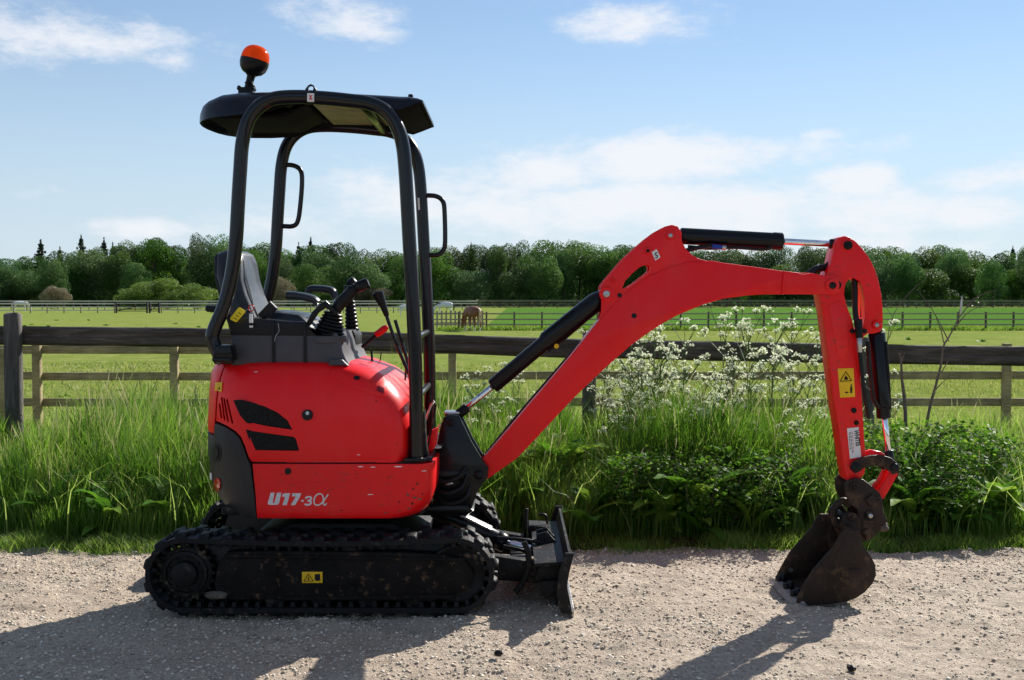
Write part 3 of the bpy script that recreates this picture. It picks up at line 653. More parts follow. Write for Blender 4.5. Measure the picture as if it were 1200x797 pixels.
def conifer_crown(seed, leaves=4200, size=.075):
    r = np.random.default_rng(seed); C = []
    tiers = 20
    for i in range(tiers):
        f = i/tiers; z0 = .12+1.80*f; R0 = .62*(1-f)**.62+.02
        for bz in range(8):
            a = r.uniform(0, 6.28); k = max(6, int(leaves/tiers/8*(1.6-1.2*f))); t_ = r.random(k)**.7; Rb = R0*r.uniform(.55, 1.15)
            side = (r.random(k)-.5)*.22*(1-.6*t_)*(1-.5*f)
            z_ = z0+.05-.16*t_*Rb-r.random(k)*.11*(1-.4*f)
            C.append(np.stack([np.cos(a)*t_*Rb-np.sin(a)*side, np.sin(a)*t_*Rb+np.cos(a)*side, z_], -1))
    k = 60; C.append(np.stack([r.normal(0, .012, k), r.normal(0, .012, k), r.uniform(1.7, 2.02, k)], -1))
    C = np.concatenate(C); Nn = np.concatenate([C[:,:2]*1.0, np.full((len(C),1), .3)], 1); me = leaf_cards('crown', C, Nn, size, seed, .9); fattr(me, 'tint', np.repeat(r.random(len(C)), 4)); return me
def trunk_mesh(h, r0, seed):
    bm = bm_tube(cr([(0,0,0),(.02*h,0,h*.35),(-.01*h,.01*h,h*.7),(0,0,h)], 3), [r0*(1-.8*i/9) for i in range(10)], 8)
    rg = random.Random(seed)
    for k in range(6):
        a = rg.uniform(0, 6.28); z = h*rg.uniform(.35, .8); L = h*.13; d = Vector((math.cos(a), math.sin(a), 1.2))*L
        bm_tube([Vector((0,0,z)), Vector((0,0,z))+d*.5+Vector((0,0,.05*L)), Vector((0,0,z))+d], [r0*.4, r0*.25, r0*.08], 6, bm=bm)
    return from_bm(bm, 'trunk', 60)
CR = [crown(100+k, lobes=17+4*(k % 4), rx=[1,.9,1.05,.95][k % 4]) for k in range(8)]
CO = [conifer_crown(200+k) for k in range(3)]
TR = [trunk_mesh(1.3, .045, k) for k in range(3)]
def tree(name, u, vt, wpx, Y, label, group, kind='broad', seed=0, cmat=None, vb=None, trunk=True):
    """crown top at photo height vt, width wpx, standing at distance Y"""
    p = W(u, vt, Y); H = p.z+.3; wd = wpx/F*Y*(1.45 if kind == 'con' else 1)
    root = empty(name, (p.x, Y, -.3), (seed*2.399) % 6.283); tag(root, label, 'tree' if 'tree' in name or 'conifer' in name else 'bush', group)
    me = (CO if kind == 'con' else CR)[seed % (3 if kind == 'con' else 8)]
    o = link('crown', me); o.data.materials.clear() if False else None
    if len(me.materials) == 0: me.materials.append(M['conifer'] if kind == 'con' else M['tree'])
    o.parent = root; b0 = .02 if kind != 'con' else 0
    o.scale = (wd/2/(.62 if kind == 'con' else .98), wd/2/(.62 if kind == 'con' else .98), (H*(1-b0))/1.98); o.location = (0, 0, b0*H)
    if trunk:
        tr = link('trunk', TR[seed % 3]); 
        if len(TR[seed % 3].materials) == 0: TR[seed % 3].materials.append(M['bark'])
        tr.parent = root; tr.scale = (H*.6, H*.6, H*.6)
    if cmat: o.material_slots[0].link = 'OBJECT'; o.material_slots[0].material = M[cmat]
    return root
sil = [(-340,296),(-140,300),(0,303),(30,302),(60,298),(140,290),(175,279),(205,286),(240,273),(275,284),(290,285),(330,295),(360,292),(385,284),(420,289),(450,292),(500,292),(515,286),(540,292),(560,290),(587,287),(608,291),(627,284),(643,285),(664,283),(693,283),(720,289),(741,287),(780,290),(850,292),(930,292),(1020,291),(1050,290),(1087,291),(1107,290),(1132,293),(1150,299),(1170,296),(1190,290),(1340,292)]
def silh(u):
    for (a, va), (b_, vb) in zip(sil, sil[1:]):
        if a <= u <= b_: return va+(vb-va)*(u-a)/(b_-a)
    return 292
rg = random.Random(5); k = 0
u = -330
while u < 1530:                                    # the row that draws the skyline
    if rg.random() < .78: tree('broadleaf_tree', u, silh(u)+rg.uniform(-2, 5), rg.uniform(38, 74), 262+rg.uniform(-8, 14), 'tall skyline broadleaf tree of the wood, '+lm(u), 'broadleaf trees of the back row of the distant wood', seed=k)
    else: tree('broadleaf_tree', u, silh(u)+rg.uniform(-3, 1), rg.uniform(34, 46), 262+rg.uniform(-8, 14), 'tall skyline broadleaf tree of the wood, '+lm(u), 'broadleaf trees of the back row of the distant wood', seed=k)
    u += rg.uniform(16, 28); k += 1
u = -320
while u < 1520:                                    # lower row in front
    tree('broadleaf_tree', u, silh(u)+rg.choice((4, 9, 16, 26))+rg.uniform(-2, 4), rg.uniform(34, 66), 232+rg.uniform(-8, 10), 'lower front broadleaf tree of the wood, '+lm(u), 'broadleaf trees of the front row of the distant wood', seed=k)
    u += rg.uniform(18, 32); k += 1
for (u, vt, w, lab) in [(48,281,26,'leftmost spiky conifer sticking up from the distant wood'),(70,289,18,'small faint conifer between the two left spiky conifers'),(95,275,20,'tallest narrow conifer standing out of the left of the wood'),
                        (122,279,20,'dark conifer right of the tallest narrow conifer on the left'),(132,284,14,'small dark conifer tip beside the dark conifer on the left'),(350,284,16,'dark conifer just right of the far rear canopy leg'),(364,278,18,'pointed conifer in the middle of the canopy frame'),
                        (552,284,12,'thin conifer tip above the chestnut horse'),
                        (1187,288,18,'conifer at the right end of the skyline'),]:
    tree('conifer', u, vt+1, w, 268, lab, None, 'con', seed=k); k += 1
for (u, vt, w, Y, lab, mt) in [(66,336,34,170,'brownish hawthorn shrub behind the far left fence','brown'),(170,331,42,178,'pale green bush right of the brownish shrub','lime'),(196,327,52,180,'tallest pale green bush in front of the dark left wood','lime'),(228,333,50,180,'low pale green bush at the right end of the pale bushes','lime'),(150,339,30,176,'small pale green bush at the left end of the pale bushes','lime'),
                               (330,326,30,215,'brownish shrub seen through the rear of the canopy frame','brown'),(430,338,60,222,'low dull shrub at the foot of the wood behind the levers','brown')]:
    tree('leafy_bush', u, vt, w, Y, lab, None, seed=k, cmat=mt, trunk=False); k += 1
# dense undergrowth that closes the foot of the wood
r = np.random.default_rng(321); n = 42000
x = r.uniform(-165, 165, n); y = r.uniform(238, 300, n); h = 6.5*fbm(x*.12, y*.12, 90, 3)+2.0; z = -.3+h*r.random(n)
me = leaf_cards('undergrowth', np.stack([x, y, z], -1), np.tile([0,-.5,.6], (n,1)), 1.15, 322, 1.2); fattr(me, 'tint', np.repeat(r.random(n)*.5, 4))
tag(link('undergrowth', me, M['tree']), 'dark undergrowth filling the foot of the distant wood', 'undergrowth', kind='stuff')

# ------------------------------------------------------------------ cow parsley
def parsley(seed):
    """one plant 1 m high: stems and umbels"""
    rg = random.Random(seed); st = bmesh.new(); C = []; tips = []
    top = Vector((rg.uniform(-.08,.08), rg.uniform(-.08,.08), 1.0)); main = cr([(0,0,0), top*.35+Vector((.02,0,0)), top*.7, top], 4)
    bm_tube(main, [.0045-.003*i/(len(main)-1) for i in range(len(main))], 5, bm=st); tips.append((top, rg.uniform(.030, .046)))
    for k in range(rg.randint(9, 12)):
        t_ = rg.uniform(.32, .9); b0 = top*t_; a = rg.uniform(0, 6.28); L = rg.uniform(.16, .42)*(1.15-t_*.6); e = rg.uniform(.55, 1.15)
        d = Vector((math.cos(a)*math.cos(e), math.sin(a)*math.cos(e), math.sin(e))); p1 = b0+d*L
        bm_tube([b0, b0+d*L*.5+Vector((0,0,.01)), p1], [.0028,.002,.0014], 4, bm=st); tips.append((p1, rg.uniform(.018, .042)))
        if rg.random() < .75:
            for _ in range(rg.randint(1, 2)):
                a2 = a+rg.uniform(-1, 1); d2 = Vector((math.cos(a2)*.6, math.sin(a2)*.6, .8)); q = b0+d*L*.5; p2 = q+d2*L*.5
                bm_tube([q, p2], [.0018,.0012], 4, bm=st); tips.append((p2, rg.uniform(.013, .030)))
    fl = []; tn = []
    for p, R0 in tips:
        nu = 9
        for k in range(nu):
            a = 2.4*k+rg.uniform(-.3, .3); rr = R0*math.sqrt((k+.5)/nu)*rg.uniform(.85, 1.2); c = p+Vector((math.cos(a)*rr, math.sin(a)*rr, .030-rr*rr/R0*.75+rg.uniform(-.006, .008)))
            bm_tube([p, c], [.0009,.0007], 3, False, st)
            for j in range(8):
                b_ = rg.uniform(0, 6.28); q = c+Vector((math.cos(b_), math.sin(b_), rg.uniform(-.8, 1.1)))*R0*.17*rg.uniform(.5, 1.15); fl.append(q); tn.append(rg.random())
    # feathery leaves low down
    ms = from_bm(st, 'stem', 60); n = len(fl); Cn = np.array([list(f) for f in fl]); me = leaf_cards('umbel', Cn, np.tile([0,-.5,.6], (n,1)), .0088, seed, 1.2); fattr(me, 'tint', np.repeat(tn, 4)); return ms, me
PV = [parsley(s_) for s_ in range(300, 307)]
for a_, b_ in PV: a_.materials.append(M['stem']); b_.materials.append(M['petal'])
rg = random.Random(12); spots = []
for k in range(21): spots.append((rg.uniform(735, 945), rg.uniform(368, 455), rg.uniform(7.5, 8.8)))
for k in range(6): spots.append((rg.uniform(690, 800), rg.uniform(385, 430), rg.uniform(7.5, 8.8)))
for k in range(6): spots.append((rg.uniform(560, 660), rg.uniform(428, 452), rg.uniform(7.7, 8.8)))
for k in range(5): spots.append((rg.uniform(730, 940), rg.uniform(455, 490), rg.uniform(7.2, 8.0)))
spots += [(835,366,8.2),(808,372,8.4),(902,373,8.2),(880,380,8.0),(985,382,8.5),(1040,386,8.6),(945,395,8.5),(700,440,8.3)]
for i, (u, v, Y) in enumerate(spots):
    p = W(u, v, Y); H = p.z-float(gz(p.x, Y)); o = empty('cow_parsley', (p.x, Y, float(gz(p.x, Y))), rg.uniform(0, 6.28))
    ms, me = PV[i % 7]
    for nm, mm in (('stem', ms), ('umbels', me)):
        c_ = link(nm, mm); c_.parent = o; c_.scale = (min(1.1, H*1.0),)*2+(H*.97,)
    if (u, v) == (1040, 386): lab = 'single white flower plant just right of the red arm'; gp = None
    elif (u, v) == (985, 382): lab = 'white cow parsley stem rising right behind the red arm'; gp = None
    elif u < 670: lab = '%s white cow parsley %s' % ('taller' if v < 440 else 'lower', 'below the chrome rod of the boom cylinder' if u < 592 else 'below the black boom cylinder' if u < 625 else 'close left of the red boom'); gp = 'cow parsley left of the boom'
    else: lab = '%s white cow parsley %s' % ('tallest' if v < 385 else 'tall' if v < 412 else 'middling' if v < 440 else 'low', 'against the underside of the boom' if u < 740 else 'beneath the steep part of the arch' if u < 785 else 'beneath the left of the arch' if u < 825 else 'beneath the middle of the arch' if u < 865 else 'beneath the right of the arch' if u < 910 else 'close left of the red arm'); gp = 'cow parsley under the boom'
    tag(o, lab, 'wildflower', gp)

# ------------------------------------------------------------------ brambles, nettles and twigs
def bush_mesh(seed, n_stems, n_leaf, size):
    rg = random.Random(seed); st = bmesh.new(); C = []; Nn = []
    for k in range(n_stems):
        a = rg.uniform(0, 6.28); L = rg.uniform(.35, .75); H = rg.uniform(.45, 1.0)
        pts = cr([(0,0,0), (math.cos(a)*L*.25, math.sin(a)*L*.25, H*.7), (math.cos(a)*L*.65, math.sin(a)*L*.65, H), (math.cos(a)*L, math.sin(a)*L, H*rg.uniform(.4,.85))], 5)
        bm_tube(pts, [.006-.0045*i/(len(pts)-1) for i in range(len(pts))], 5, bm=st)
        for j in range(n_leaf//n_stems):
            p = pts[min(len(pts)-1, int(rg.random()**.7*len(pts)))]; q = p+Vector((rg.uniform(-1,1), rg.uniform(-1,1), rg.uniform(-.6,.8)))*.12; C.append(list(q)); Nn.append([q.x-p.x, q.y-p.y, .12])
    C = np.array(C); Nn = np.array(Nn); Nn /= np.linalg.norm(Nn, axis=1)[:,None]; me = leaf_cards('leaf_mass', C, Nn, size, seed, .6)
    rr = np.random.default_rng(seed); fattr(me, 'tint', np.repeat(rr.random(len(C))**1.5, 4)); return from_bm(st, 'stem', 60), me
BV = [bush_mesh(400+s_, 26, 2400, .05) for s_ in range(3)]
for a_, b_ in BV: a_.materials.append(M['twig']); b_.materials.append(M['leaf'])
for i, (u, Y, H, wd, lab) in enumerate([(1060,7.25,.60,.75,'dark bramble bush in the verge just right of the quick hitch'),(1105,7.5,.54,.7,'leafy bush at the foot of the thin sapling right of the arm'),(1085,7.0,.42,.6,'low bramble in front of the leafy bushes right of the bucket'),
        (795,6.85,.46,.62,'leafy bramble in the verge below the cow parsley'),(858,6.85,.44,.6,'nettle clump right of the bramble under the boom'),(908,7.0,.48,.5,'nettle clump nearest the bucket on its left'),(752,7.0,.44,.5,'low nettle clump left of the bramble under the boom'),(1150,7.6,.5,.55,'dark leafy clump near the right edge of the picture'),(145,7.1,.30,.5,'low leafy clump in the left grass'),(640,7.4,.4,.5,'low leafy clump behind the dozer blade')]):
    x_ = X(u, Y); o = empty('bramble_bush', (x_, Y, float(gz(x_, Y))), i*1.3); tag(o, lab, 'bush')
    ms, me = BV[i % 3]
    for nm, mm in (('stem', ms), ('leaf_mass', me)): c_ = link(nm, mm); c_.parent = o; c_.scale = (wd, wd, H)
# broad-leaved docks growing in the verge
def dock_mesh(seed):
    rg = random.Random(seed); bm = bmesh.new()
    for k in range(16):
        a = rg.uniform(0, 6.28); L = rg.uniform(.16, .34); e = rg.uniform(.5, 1.3); wd = L*rg.uniform(.14, .2); base = Vector((rg.uniform(-.02,.02), rg.uniform(-.02,.02), rg.uniform(0, .12)))
        h_ = Vector((math.cos(a), math.sin(a), 0)); sd_ = Vector((-math.sin(a), math.cos(a), 0)); prev = None; n = 6
        for i in range(n+1):
            t_ = i/n; c = base+h_*(math.cos(e)*L*t_+.25*L*t_*t_)+Vector((0,0,math.sin(e)*L*t_-.42*L*t_**2.4)); ww = wd*math.sin(math.pi*min(1, t_*.92+.06))**.8
            row = [bm.verts.new(c-sd_*ww+Vector((0,0,ww*.25))), bm.verts.new(c), bm.verts.new(c+sd_*ww+Vector((0,0,ww*.25)))]
            if prev:
                for j in (0, 1): bm.faces.new((prev[j], prev[j+1], row[j+1], row[j]))
            prev = row
    me = bpy.data.meshes.new('leaves'); bm.to_mesh(me); bm.free(); r = np.random.default_rng(seed); fattr(me, 'tint', np.repeat(r.random(16), 21)[:len(me.vertices)]*.8+.2); soft(me, 80); me.materials.append(M['leaf']); return me
DK = [dock_mesh(500+k) for k in range(4)]
for i, (u, Y, sc, lab) in enumerate([(618,6.95,1.0,'broad leaved dock low in the verge just left of the dozer blade top'),(690,6.75,1.1,'bright dock clump at the track edge right of the dozer blade'),(735,6.95,1.3,'tall dock left of the leafy bramble under the boom'),(775,6.72,1.2,'bright dock in front of the left bramble under the boom'),
        (822,6.74,1.4,'largest dock in front of the brambles under the boom'),(880,6.76,1.1,'dock just left of the bucket ears'),(925,6.85,1.2,'dock right behind the left edge of the bucket'),(1075,6.8,1.2,'dock at the verge foot right of the quick hitch'),(1125,6.85,1.0,'dock below the dark leafy clump on the right'),(1175,6.95,1.2,'dock near the right edge of the picture'),
        (60,6.95,1.0,'dock in the grass right of the big grey post'),(120,6.8,.9,'small dock at the left track edge'),(205,6.9,1.1,'dock in the grass left of the rear cowl'),(655,7.3,1.5,'tall dock in the grass above the dozer blade'),(845,7.2,1.7,'tall dock among the cow parsley stems')]):
    x_ = X(u, Y); o = link('dock_plant', DK[i % 4]); o.location = (x_, Y, float(gz(x_, Y))-.01+(.12 if Y > 7.1 else 0)); o.scale = (sc, sc, sc*1.15); o.rotation_euler.z = i*1.9; tag(o, lab, 'weed')

def twig_tree(name, paths, lab, cat, r0, Y):
    root = empty(name, (X(paths[0][0][0], Y), Y, 0)); tag(root, lab, cat)
    for i, pth in enumerate(paths):
        pts = cr([W(u, v, Y+dy) for u, v, dy in [(*q, 0)[:3] if len(q) == 2 else q for q in pth]], 4); n = len(pts); rr = r0 if i == 0 else r0*.4
        tube('trunk' if i == 0 else 'branch', pts, [rr*(1-.7*j/(n-1)) for j in range(n)], M['twig'], root, 7)
    return root
YS = 8.0
tw = twig_tree('thin_sapling', [[(1082,520),(1089,480),(1097,450),(1103,425),(1106,405),(1112,395),(1122,375),(1127,352)], [(1106,402),(1103,388),(1099,378),(1097,372)],[(1122,380),(1135,366),(1156,356)],[(1095,458),(1104,449),(1113,440)],[(1103,437),(1110,425),(1113,420)],[(1112,400),(1092,362),(1078,344)],[(1124,372),(1140,352),(1152,345),(1168,340)]], 'thin bare sapling with a pale split top right of the arm', 'sapling', .011, YS)
tube('split_tip', cr([W(1125.5,368,YS-.012), W(1126.5,356,YS-.014), W(1127.5,346,YS-.012)], 3), [.004,.007,.008,.008,.006,.004,.001], M['cutwood'], tw, 6)
twig_tree('pruned_stick', [[(1061,500),(1060,470),(1057,445),(1056,425),(1055,414)], [(1056,425),(1059,417),(1060,413)], [(1056,424),(1054,418),(1053,414)]], 'short cut stick with a forked end standing by the old rail', 'stick', .016, YS+.2)
twig_tree('arching_twig', [[(1030,600),(1036,470),(1040,400),(1046,372),(1058,352),(1078,332),(1086,328)], [(1046,372),(1036,352),(1052,338)]], 'fine bare twig arching up beside the red arm', 'twig', .004, YS)
twig_tree('fallen_twig', [[(848,690),(856,702),(866,712)]], 'tiny dry twig', 'twig', .003, 5.6) if False else None

# ------------------------------------------------------------------ horses
def horse(name, u, Yd, rz, coatm, lab, grazing=True, s=1.0, mane='mane', sock=False):
    """about 1.5 m at the withers, facing +x, built with a skin"""
    bm = bmesh.new(); lay_ = bm.verts.layers.skin.new('skin')
    def v(p, r): q = bm.verts.new(p); q[lay_].radius = (r, r) if not isinstance(r, tuple) else r; return q
    def chain(a, pts):
        for p, r in pts: b_ = v(p, r); bm.edges.new((a, b_)); a = b_
        return a
    pel = v((-.62,0,1.18), (.29,.30)); pel[lay_].use_root = True
    b1 = v((-.25,0,1.12), (.30,.32)); b2 = v((.15,0,1.10), (.29,.33)); b3 = v((.48,0,1.12), (.25,.31)); bm.edges.new((pel,b1)); bm.edges.new((b1,b2)); bm.edges.new((b2,b3))
    tail0 = chain(pel, [((-.88,0,1.22), .12)])
    if grazing: neck = [((.78,0,1.08), (.15,.20)), ((1.02,0,.80), (.11,.15)), ((1.14,0,.50), (.10,.12)), ((1.22,0,.30), (.09,.11)), ((1.24,0,.10), .06)]
    else: neck = [((.75,0,1.38), (.14,.2)), ((.95,0,1.62), (.10,.15)), ((1.08,0,1.78), .11), ((1.30,0,1.62), .085), ((1.46,0,1.50), .06)]
    chain(b3, neck)
    for sy_ in (-1, 1):
        chain(pel, [((-.66,.17*sy_,.92), .17), ((-.56,.17*sy_,.72), .10), ((-.74,.17*sy_,.50), .055), ((-.70,.17*sy_,.22), .036), ((-.68,.17*sy_,.10), .042), ((-.64,.17*sy_,.03), .055)])
        chain(b3, [((.50,.15*sy_,.86), .11), ((.52,.15*sy_,.66), .07), ((.50,.15*sy_,.46), .055), ((.50,.15*sy_,.22), .034), ((.51,.15*sy_,.10), .042), ((.54,.15*sy_,.03), .055)])
    me = bpy.data.meshes.new('body'); bm.to_mesh(me); bm.free(); o = bpy.data.objects.new('body', me); COL.objects.link(o)
    o.modifiers.new('s', 'SKIN').use_smooth_shade = True; su = o.modifiers.new('u', 'SUBSURF'); su.levels = 2
    bpy.context.view_layer.update(); me2 = bpy.data.meshes.new_from_object(o.evaluated_get(bpy.context.evaluated_depsgraph_get())); o.modifiers.clear(); o.data = me2; me2.name = 'horse_body'; soft(me2, 80)
    me2.materials.clear(); me2.materials.append(M[coatm])
    root = empty(name, (X(u, Yd), Yd, -.3), rz); root.scale = (s,)*3; tag(root, lab, 'horse'); o.parent = root
    def part(nm, bm_, mt): c_ = link(nm, from_bm(bm_, nm, 60), M[mt]); c_.parent = root
    hx, hz = (1.14,.52) if grazing else (1.04,1.86)
    for sy_ in (-1, 1): part('ear', bm_tube([(hx,.07*sy_,hz), (hx+.03,.09*sy_,hz+.09), (hx+.04,.09*sy_,hz+.16)], [.035,.03,.006], 6), coatm)
    part('tail', bm_tube(cr([(-.90,0,1.22), (-1.0,0,1.05), (-1.0,0,.75), (-.95,0,.42)], 4), [.04,.05,.06,.07,.075,.08,.08,.08,.075,.07,.06,.04,.02], 8), mane)
    mp = [(.55,0,1.42),(.80,0,1.24),(1.02,0,1.0),(1.16,0,.70)] if grazing else [(.55,0,1.46),(.72,0,1.62),(.88,0,1.80),(1.0,0,1.92)]
    part('mane', bm_tube(cr(mp, 3), [.03,.05,.055,.06,.06,.06,.055,.05,.045,.02], 8, flat=.9), mane)
    if sock:
        for px_, sy_ in ((-.69,1),(-.69,-1),(.505,1),(.505,-1)):
            part('sock', bm_tube([(px_,(.17 if px_<0 else .15)*sy_,.26), (px_,(.17 if px_<0 else .15)*sy_,.12), (px_+.03,(.17 if px_<0 else .15)*sy_,.03)], [.042,.048,.06], 10), 'sock')
    return root
horse('horse', 553, 60.0, R(118), 'chestnut', 'chestnut horse grazing in front of the middle fence, seen from behind', s=.94, sock=True)
horse('horse', 521, 118, R(172), 'piebald', 'grey and black horse grazing behind the picket panel', s=.98, mane='darkmane')
horse('horse', 476, 112, R(15), 'whitehorse', 'pale horse standing just left of the front canopy legs', grazing=False, s=.8, mane='sock')
horse('horse', 24, 150, R(20), 'whitehorse', 'white horse grazing behind the far left fence', s=1.0, mane='sock')

# ================================================================== THE EXCAVATOR
YC = 5.575; Y0 = 5.0; Y1 = 6.15; YB0, YB1 = 5.09, 6.06
ex = tag(empty('mini_excavator', (X(370, YC), YC, 0)), 'red mini excavator with black canopy frame standing on the gravel track', 'excavator')
def prj(pts, Y): return XZ(pts, Y)
def textmesh(name, body, size, mat, parent, loc, rot=(R(90),0,0), shear=0, off=0, sx=1, font_space=1, ext=.0006):
    cu = bpy.data.curves.new(name, 'FONT'); cu.body = body; cu.size = size; cu.shear = shear; cu.offset = off; cu.extrude = ext; cu.space_character = font_space
    o = bpy.data.objects.new(name, cu); COL.objects.link(o); bpy.context.view_layer.update()
    me = bpy.data.meshes.new_from_object(o.evaluated_get(bpy.context.evaluated_depsgraph_get())); bpy.data.objects.remove(o)
    me.transform(Matrix.Translation(loc) @ Euler(rot).to_matrix().to_4x4() @ Matrix.Diagonal((sx,1,1,1))); me.materials.clear(); me.name = name
    return link(name, me, mat, parent)

# ---- undercarriage -------------------------------------------------
RO = .166; ZC = RO+.019; XR_, XF_ = -1.445, -.245       # belt outside radius, end wheel centres
def loop_pts(rad, n=26, sag=.0):
    P = []
    for k in range(n+1): a = -math.pi/2 + math.pi*k/n; P.append((XF_+rad*math.cos(a), ZC+rad*math.sin(a)))
    top = [(XF_+(XR_-XF_)*k/12, ZC+rad-.008*math.sin(math.pi*k/12)*2) for k in range(1, 12)]; P += top
    for k in range(n+1): a = math.pi/2 + math.pi*k/n; P.append((XR_+rad*math.cos(a), ZC+rad*math.sin(a)))
    P += [(XR_+(XF_-XR_)*k/12, ZC-rad) for k in range(1, 12)]; return P
def make_track(ya, yb, facing, lab):
    """rubber belt between ya and yb with outside lugs, toothed sprocket, idler, rollers and side frame"""
    outer, inner = loop_pts(RO), loop_pts(RO-.022); n = len(outer); bm = bmesh.new()
    sec = []
    for y, (A, B) in ((ya, (outer, inner)), (yb, (outer, inner))):
        sec.append([[bm.verts.new((x, y, z)) for x, z in A], [bm.verts.new((x, y, z)) for x, z in B]])
    (oa, ia), (ob, ib) = sec
    for i in range(n):
        j = (i+1) % n
        bm.faces.new((oa[i], oa[j], ob[j], ob[i])); bm.faces.new((ia[i], ib[i], ib[j], ia[j])); bm.faces.new((oa[i], ia[i], ia[j], oa[j])); bm.faces.new((ob[i], ob[j], ib[j], ib[i]))
    belt = link('rubber_track', from_bm(bm, 'rubber_track', 30), M['rubber'], ex)
    if lab: belt['label'] = lab
    # cumulative length to lay lugs
    P = [Vector((x, 0, z)) for x, z in outer]; seg = [(P[(i+1) % n]-P[i]).length for i in range(n)]; tot = sum(seg)
    def at(s):
        s %= tot
        for i in range(n):
            if s <= seg[i]: d = (P[(i+1) % n]-P[i]).normalized(); return P[i]+d*s, d
            s -= seg[i]
    w = yb-ya; bl = bmesh.new()
    # a lug: an L of two worn blocks, local x along the belt, z outwards
    def blk(bm, c, s, tp):
        v = [bm.verts.new((c[0]+sx_*s[0]/2*(tp if z_ else 1), c[1]+sy_*s[1]/2*(tp if z_ else 1), c[2]+(s[2] if z_ else -.006))) for z_ in (0, 1) for sx_, sy_ in ((-1,-1),(1,-1),(1,1),(-1,1))]
        for f in ((0,3,2,1),(4,5,6,7),(0,1,5,4),(1,2,6,5),(2,3,7,6),(3,0,4,7)): bm.faces.new([v[k] for k in f])
    blk(bl, (-.012, -w*.27, 0), (.052, w*.44, .018), .80); blk(bl, (.016, -w*.06, 0), (.038, w*.20, .016), .75)
    bmesh.ops.bevel(bl, geom=list(bl.edges), offset=.004, segments=1, affect='EDGES'); lm = from_bm(bl, 'track_lug', 40); lm.materials.append(M['rubber'])
    bl = bmesh.new(); blk(bl, (-.012, w*.27, 0), (.052, w*.44, .018), .80); blk(bl, (.016, w*.06, 0), (.038, w*.20, .016), .75)
    bmesh.ops.bevel(bl, geom=list(bl.edges), offset=.004, segments=1, affect='EDGES'); lm2 = from_bm(bl, 'track_lug', 40); lm2.materials.append(M['rubber'])
    NL = 34
    for k in range(NL):
        for h, mm in ((0, lm), (.5, lm2)):
            p, d = at((k+h)*tot/NL); o = bpy.data.objects.new('track_lug', mm); COL.objects.link(o); o.parent = belt
            up = Vector((d.z, 0, -d.x)); rot = Matrix((d, Vector((0,1,0)), up)).transposed()
            if rot.determinant() < 0: rot = Matrix((-d, Vector((0,1,0)), up)).transposed()
            o.matrix_basis = Matrix.Translation(p+Vector((0, (ya+yb)/2, 0))) @ rot.to_4x4() @ Matrix.Scale(random.uniform(.88, 1.04), 4, (0,0,1))
    # inner drive teeth of the belt
    P2 = [Vector((x, 0, z)) for x, z in inner]; s2 = [(P2[(i+1) % n]-P2[i]).length for i in range(n)]; t2 = sum(s2); bm = bmesh.new(); m_ = 64
    for k in range(m_):
        s = k*t2/m_
        for i in range(n):
            if s <= s2[i]: break
            s -= s2[i]
        d = (P2[(i+1) % n]-P2[i]).normalized(); p = P2[i]+d*s; inn = Vector((-d.z, 0, d.x)); ym = (ya+yb)/2
        for yy in (-.035, .035, -.085, .085):
            c = p+Vector((0, ym+yy, 0)); vs = []
            for zz, q in ((-.004, 1), (.022, .7)):
                for a_, b_ in ((-1,-1),(1,-1),(1,1),(-1,1)): vs.append(bm.verts.new(c+d*a_*.011*q+Vector((0,1,0))*b_*.013*q+inn*zz))
            for f in ((0,3,2,1),(4,5,6,7),(0,1,5,4),(1,2,6,5),(2,3,7,6),(3,0,4,7)): bm.faces.new([vs[k_] for k_ in f])
    tt = link('drive_teeth', from_bm(bm, 'drive_teeth', 40), M['rubber']); tt.parent = belt; tt['kind'] = 'stuff'
    yo = ya if facing < 0 else yb; s_ = facing
    # end wheels
    def disk(name, cx, prof, mat, par=ex): return lathe(name, [(r_, h*s_) for r_, h in prof], (cx, yo, ZC), mat, par, 'y', 36)
    sp_ = disk('drive_sprocket', XR_, [(.01,-.07),(.112,-.07),(.118,-.05),(.118,-.02-.03),(.10,-.045),(.098,-.035),(.085,-.032),(.083,-.045),(.058,-.045),(.055,-.012),(.045,-.006),(.01,-.006)], M['dirtyblack'])
    bm = bmesh.new()
    for k in range(22):
        a = 2*math.pi*k/22; c = Vector((XR_+.122*math.cos(a), yo-.06*s_, ZC+.122*math.sin(a))); b_ = bm_box(c, (.022,.03,.016), .003, Euler((0,-a,0)), 1); mm_ = bpy.data.meshes.new('t'); b_.to_mesh(mm_); b_.free(); bm.from_mesh(mm_); bpy.data.meshes.remove(mm_)
    te = link('sprocket_teeth', from_bm(bm, 'sprocket_teeth', 40), M['dirtyblack']); te.parent = sp_; te['kind'] = 'stuff'
    bl_ = bmesh.new()
    for k in range(9):
        a = 2*math.pi*k/9; b2 = bm_tube([(XR_+.072*math.cos(a), yo-.038*s_, ZC+.072*math.sin(a)), (XR_+.072*math.cos(a), yo-.026*s_, ZC+.072*math.sin(a))], .006, 6, bm=bl_)
    hb = link('hub_bolts', from_bm(bl_, 'hub_bolts', 40), M['dirtyblack']); hb.parent = sp_; hb['kind'] = 'stuff'
    disk('front_idler', XF_, [(.01,-.06),(.125,-.06),(.128,-.05),(.128,-.03),(.118,-.025),(.10,-.04),(.05,-.042),(.046,-.02),(.01,-.02)], M['dirtyblack'])
    # side frame
    prof = [(X(250,Y0), .075), (X(247,Y0), .15), (X(252,Y0), .24), (X(262,Y0), .285), (X(300,Y0), .292), (X(470,Y0), .285), (X(520,Y0), .275), (X(545,Y0), .245), (X(555,Y0), .19), (X(548,Y0), .13), (X(530,Y0), .085), (X(500,Y0), .068)]
    a_, b_ = sorted((yo-.012*s_, yo-.075*s_)); fr = prism('side_frame', prof, a_, b_, M['frame'], ex, .008)
